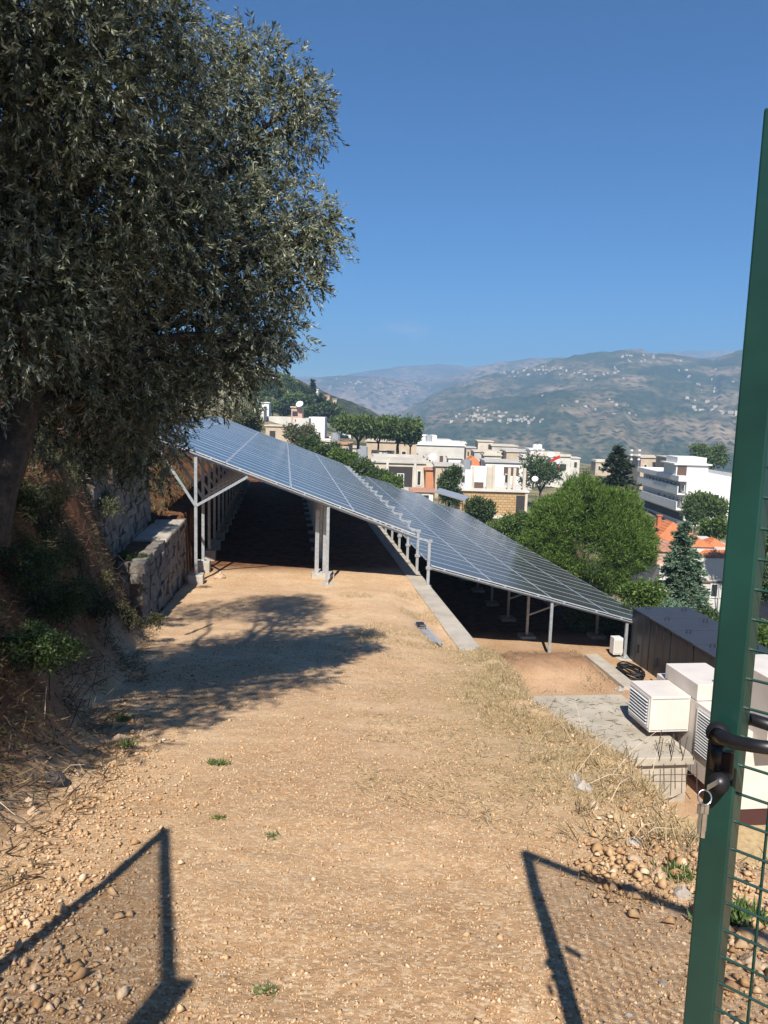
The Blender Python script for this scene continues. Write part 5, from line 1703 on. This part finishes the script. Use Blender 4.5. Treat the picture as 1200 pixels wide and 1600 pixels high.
bld('house', 'white terraced wall building above the ochre house', 416, 458, 652, 668, 195, 6, 'offwhite', roof=None, parapet=.2)
bld('chapel', 'small narrow white chapel-like tower at the left of the village', 409, 420, 630, 656, 205, 4, 'white', roofm='white', cat='tower', front=[(.3, .3, .4, .5, 'o')])
bld('house', 'small white block right of the plain white wall building', 508, 516, 688, 700, 170, 4, 'white')
bld('house', 'tiny white house beside the white water tanks left of the umbrella pines', 516, 528, 684, 696, 172, 4, 'offwhite', front=[(.3, .3, .3, .3)])
bld('house', 'small pale house at the far left edge of the village', 398, 412, 640, 660, 190, 5, 'offwhite', front=[(.3, .2, .3, .4, 'o')])
FH = 'small flat houses crowded between the larger village houses'
for k, (a0, a1, t_, b_, Y_, mk) in enumerate([(548, 572, 700, 722, 158, 'offwhite'), (650, 668, 716, 735, 150, 'beige'), (700, 722, 716, 738, 155, 'white'), (756, 782, 712, 730, 160, 'offwhite'), (728, 742, 700, 716, 200, 'tan'),
                                              (816, 832, 716, 740, 165, 'offwhite'), (498, 520, 690, 712, 165, 'offwhite'), (640, 652, 690, 708, 205, 'white'), (806, 826, 704, 716, 235, 'offwhite'), (682, 700, 735, 752, 128, 'offwhite'),
                                              (530, 548, 676, 690, 210, 'white'), (704, 728, 693, 704, 240, 'offwhite'), (470, 486, 668, 684, 200, 'beige'), (590, 612, 712, 724, 140, 'offwhite'), (884, 905, 716, 735, 215, 'offwhite'), (930, 955, 722, 738, 230, 'tan')]):
    lab = ['pale box house just left of the tan wall building', 'beige house behind the balcony house, right part', 'white box house between the long white building and the orange gable', 'pale house right of the orange gable', 'tan house behind the long white building, right end',
           'pale house directly left of the flag house', 'pale house left of the reddish flat-roofed house', 'white house showing right of the umbrella pine crowns', 'pale house against the valley right of the wide overhanging roof', 'pale storey above the beige wall house',
           'white house above the umbrella pine crowns, left end', 'low pale house at the far edge of the village', 'beige house right above the yellow-green tree', 'pale rooftop room on the balcony house', 'pale house right behind the flag house', 'tan house left of the dark layered conifer'][k]
    bld('house', lab, a0, a1, t_, b_, Y_, 5, mk, front=[(.15, .25, .18, .4, 'w' if k % 2 else 's'), (.6, .25, .2, .45, 'o' if k % 3 else 'w')], roofm=['beige', 'greyr', 'offwhite'][k % 3], group=FH, parapet=.4 if k % 2 else 0)
for lab, px, py, Y, c_ in [('tiny white house beside the cypress on the near hill', 494, 613, 300, 'white'), ('tiny pale house on the hill crest right of the cypress', 512, 622, 320, 'pink'), ('tiny tan house on the hill crest, lower right of the cypress', 523, 628, 320, 'tan'),
                           ('tiny white house high on the near hill', 425, 592, 330, 'white'), ('two-tone tiny house at the skyline left of the cypress', 456, 592, 380, 'offwhite')]:
    bld('house', lab, px - 3, px + 3, py - 4, py + 1, Y, 4, c_, sink=3)
tank('steel tank on the balcony house roof, left one', 562, 715, 126); tank('steel tank on the balcony house roof, right one', 568, 717, 126, r=.7, h=2.0)
tank('white tank on the flag house rooftop room, left one', 836, 702, 182, r=.6, h=1.1, mtl='white'); tank('white tank on the flag house rooftop room, right one', 843, 702, 182, r=.6, h=1.1, mtl='white')
tank('tank left of the umbrella pines on the pale roof', 524, 690, 165, r=1.0, h=1.8); tank('tank on the roof of the long white building', 670, 690, 170, r=.8, h=1.4)
tank('tank beside the tan wall on the orange gabled house', 728, 738, 138, r=1.0, h=2.2)
dish('white satellite dish between the stone building and the big pine', 836, 748, 100, .42)
dish('satellite dish on the roof of the long white building', 676, 714, 160, .9)
dish('small satellite dish on the left white house', 468, 631, 182, .9)
dish('satellite dish on the flag house roof', 861, 710, 176, .8)
# flag
p = at(873, 748, 170)
rt = root('flag', p, 'red and white flag with a green emblem hanging from a pole above the big pine', 'flag')
MB().tube([p, p + [0, 0, 5.4]], .05, 5).build('pole', M['tank'], rt, world=True)
fp_ = p + [0, 0, 5.2]
for (z0, z1, mk) in ((0, -.75, 'red'), (-.75, -2.05, 'flagw'), (-2.05, -2.8, 'red')):
    mb = MB(); k = 8
    vs = []
    for i in range(k + 1):
        x = -2.2 * i / k; yy = .18 * math.sin(i * 1.3); dz = -1.2 * (i / k) ** 1.3
        vs += [tuple(fp_ + [x, yy, z0 + dz]), tuple(fp_ + [x, yy, z1 + dz])]
    mb.add(vs, [(2 * i, 2 * i + 1, 2 * i + 3, 2 * i + 2) for i in range(k)]); mb.build('cloth', M[mk], rt, world=True)
mb = MB(); mb.add([tuple(fp_ + q) for q in ((-1.0, -.22, -1.3), (-1.4, -.24, -2.2), (-.6, -.24, -2.2))], [(0, 1, 2)]); mb.build('emblem', M['flagg'], rt, world=True)
# lean-to roof past the lower array
p = at(680, 770, 76); q = at(728, 784, 74)
mb = MB(); mb.boxb(p, q - p, np.array([.6, 3.0, .1]), (0, 0, .12)); r_ = root('lean_to_roof', p - [0, 0, 3], 'grey corrugated lean-to roof sheet beyond the far end of the lower array', 'shed roof')
mb.build('sheet', M['tank'], r_, world=True)
mb = MB(); mb.beam(q + [-.3, .2, -3.2], q + [-.3, .2, 0], .1, .1); mb.beam(p + [.4, .2, -3.2], p + [.4, .2, 0], .1, .1); mb.build('post', M['fbrown'], r_, world=True)
# antenna masts with white insulators left of the apartment block
for lab, px in (('thin mast with white discs left of the white apartment block, left one', 985), ('thin mast with white discs beside the white apartment block, right one', 997)):
    p = at(px, 735, 120); rt = root('mast', p, lab, 'mast')
    MB().tube([p, p + [0, 0, 3.2]], .05, 4).build('pole', M['tank'], rt, world=True)
    for z in (1.6, 2.3, 3.0):
        mb = MB(); mb.tube([p + [0, 0, z], p + [0, 0, z + .25]], .22, 8); mb.build('disc', M['white'], rt, world=True)
# lane and car seen through the mesh
a = at(1160, 985, 56)
mb = MB(); zc = a[2]
q = [at(1150, 1030, 44), at(1215, 1010, 46), at(1215, 930, 62), at(1160, 928, 63)]
mb.add([tuple(np.array([v[0], v[1], float(ground_z(v[0], v[1])) + .35])) for v in q], [(0, 1, 2, 3)]); mb.build('lane', mat('lane_concrete', (.36, .33, .29), .9, var=.15), kind='structure')
cp = at(1196, 978, 50)
rt = root('parked_car', cp, 'dark parked car in the shade seen through the gate mesh at the right edge', 'car', rz=.5)
mb = MB()
prof = [(-2.0, .35), (-2.0, .8), (-1.2, .95), (-.6, 1.4), (.9, 1.42), (1.6, .98), (2.0, .9), (2.05, .35)]
for sy in (0,):
    n_ = len(prof); vs = [(x, -.8, z) for x, z in prof] + [(x, .8, z) for x, z in prof]
    mb.add(vs, [tuple(range(n_)), tuple(range(2 * n_ - 1, n_ - 1, -1))] + [(i, i + n_, (i + 1) % n_ + n_, (i + 1) % n_) for i in range(n_)])
mb.build('body', M['cabinet'], rt)
mb = MB().box(-.55, -.83, .95, 1.2, -.81, 1.32); mb.box(-.55, .81, .95, 1.2, .83, 1.32); mb.build('window', M['glass'], rt)
for x in (-1.25, 1.3):
    for y in (-.78, .78):
        w2 = MB().tube([(x, y - .1, .32), (x, y + .1, .32)], .32, 12).build('tyre', M['cable'], rt); MB().tube([(x, y - .11, .32), (x, y + .11, .32)], .18, 8).build('rim', M['tank'], w2)


# ------------------------------------------------------------------ the gate
def gate_leaf(label, A, B, zt, zb, extra=None):
    A = np.array([*A, 0.0]); B = np.array([*B, 0.0]); L_ = np.linalg.norm(B - A); u = (B - A) / L_; v = np.cross(Z, u)
    rt = root('gate_leaf', [B[0], B[1], zb], label, 'gate', 'two leaves of the green mesh gate')
    for nm, P_, q0, q1 in (('stile', A, zb, zt), ('stile', B - u * .05, zb, zt)):
        MB().boxb(P_ + Z * q0 - v * .025, u * .05, v * .05, Z * (q1 - q0)).build(nm, M['green'], rt, world=True, bevel=.004)
    for zz in (zt - .05, zb):
        MB().boxb(A + u * .052 + Z * zz - v * .022, u * (L_ - .104), v * .044, Z * .05).build('rail', M['green'], rt, world=True, bevel=.003)
    wv = MB(); wv.tube([(0, 0, 0), (0, 0, zt - zb - .04)], .0026, 5); wm = wv.mesh('wire', [M['green']])
    wh = MB(); wh.tube([np.zeros(3), u * (L_ - .06)], .0026, 5); wm2 = wh.mesh('wire', [M['green']])
    k = int((L_ - .1) / .05)
    for i in range(1, k + 1):
        o = bpy.data.objects.new('wire', wm); o.location = Vector(A + u * (.05 + .05 * i) + v * -.004 + Z * (zb + .02) - np.array(rt.location)); link(o, rt)
    kz = int((zt - zb - .06) / .05)
    for i in range(1, kz + 1):
        o = bpy.data.objects.new('wire', wm2); o.location = Vector(A + u * .03 + v * -.009 + Z * (zb + .02 + .05 * i) - np.array(rt.location)); link(o, rt)
    return rt, A, u, v


gr, GA, gu, gv = gate_leaf('green mesh gate leaf with black handle and keys, open at the right edge', (.5765, 1.262), (1.66, .29), 2.075, .06)
gl, _, _, _ = gate_leaf('left leaf of the green mesh gate, out of the picture, throwing the left shadow', (-1.503, 1.405), (-.965, .09), 2.075, .06)
for lab, x, y in (('green fixed post of the left gate leaf', -.93, .02), ('green fixed post of the right gate leaf', 1.71, .24)):
    rt = root('gate_post', (x, y, -.2), lab, 'gate post', 'fixed gate posts')
    MB().boxb((x - .04, y - .04, -.3), (.08, 0, 0), (0, .08, 0), (0, 0, 2.4)).build('shaft', M['green'], rt, world=True, bevel=.005)
    MB().boxb((x - .045, y - .045, 2.1), (.09, 0, 0), (0, .09, 0), (0, 0, .02)).build('cap', M['black'], rt, world=True)
# lock, lever handles on both faces
lz = at(1125, 1180, 1.245)
mb = MB(); mb.boxb(at(1112, 1222, 1.215), at(1142, 1222, 1.19) - at(1112, 1222, 1.215), (.01, .012, 0), (0, 0, .052)); mb.build('lock_case', M['black'], gr, world=True, bevel=.004)
mb = MB(); mb.tube([at(1122, 1146, 1.222), at(1122, 1146, 1.19)], .019, 14); mb.tube([at(1122, 1160, 1.215), at(1120, 1200, 1.215)], .012, 8); rose = mb.build('handle_rose', M['black'], gr, world=True, smooth=True)
mb = MB(); mb.tube([at(1120, 1148, 1.19), at(1132, 1154, 1.165), at(1150, 1160, 1.15), at(1175, 1165, 1.13), at(1215, 1170, 1.10)], [.012, .0115, .011, .0105, .0105], 10); mb.build('handle', M['black'], gr, world=True, smooth=True)
mb = MB(); mb.tube([at(1158, 1122, 1.33), at(1175, 1124, 1.31), at(1225, 1140, 1.27)], [.012, .011, .011], 10); mb.build('handle', M['black'], gr, world=True, smooth=True)
mb = MB(); mb.tube([at(1124, 1222, 1.222), at(1123, 1224, 1.19)], .017, 14); mb.build('lock_cylinder', M['black'], gr, world=True, smooth=True)
kc = at(1113, 1232, 1.185)
kr = root('key_bunch', kc, 'bunch of steel keys hanging from the lock of the green gate', 'keys')
mb = MB(); mb.boxb(at(1104, 1236, 1.17), at(1122, 1226, 1.185) - at(1104, 1236, 1.17), (.002, .002, 0), (0, 0, .010)); mb.build('key', M['chrome'], kr, world=True, bevel=.002)
mb = MB(); rc_ = at(1101, 1246, 1.175)
mb.tube([rc_ + np.array([.011 * math.cos(t), .004 * math.sin(t), .011 * math.sin(t)]) for t in np.linspace(0, 6.283, 17)], .0014, 5, cap=False); mb.build('ring', M['chrome'], kr, world=True, smooth=True)
for dx, l_, tw_ in ((-.004, .052, .3), (.002, .058, -.2), (.006, .048, .6), (-.001, .055, 1.1)):
    p = rc_ + np.array([dx, .003 * tw_, -.012]); ca, sb = math.cos(tw_), math.sin(tw_)
    mb = MB(); mb.boxb(p - [.006 * ca, .006 * sb, .016], (.012 * ca, .012 * sb, 0), (-sb * .0018, ca * .0018, 0), (0, 0, .016))
    mb.boxb(p - [.0025 * ca, .0025 * sb, l_], (.006 * ca, .006 * sb, 0), (-sb * .0016, ca * .0016, 0), (0, 0, l_ - .0155)); mb.build('key', M['chrome'], kr, world=True)

# ------------------------------------------------------------------ the air
hz = bpy.data.materials.new('haze_air'); hz.use_nodes = True
nt = hz.node_tree; nt.nodes.remove(nt.nodes['Principled BSDF'])
pv = nt.nodes.new('ShaderNodeVolumePrincipled')
pv.inputs['Color'].default_value = (.40, .65, 1.0, 1)
pv.inputs['Density'].default_value = 4.0e-4
pv.inputs['Anisotropy'].default_value = 0.0
nt.links.new(pv.outputs[0], nt.nodes['Material Output'].inputs['Volume'])
o = MB().box(-5600, -2100, -178, 5600, 5400, 400).build('haze', hz, kind='stuff')
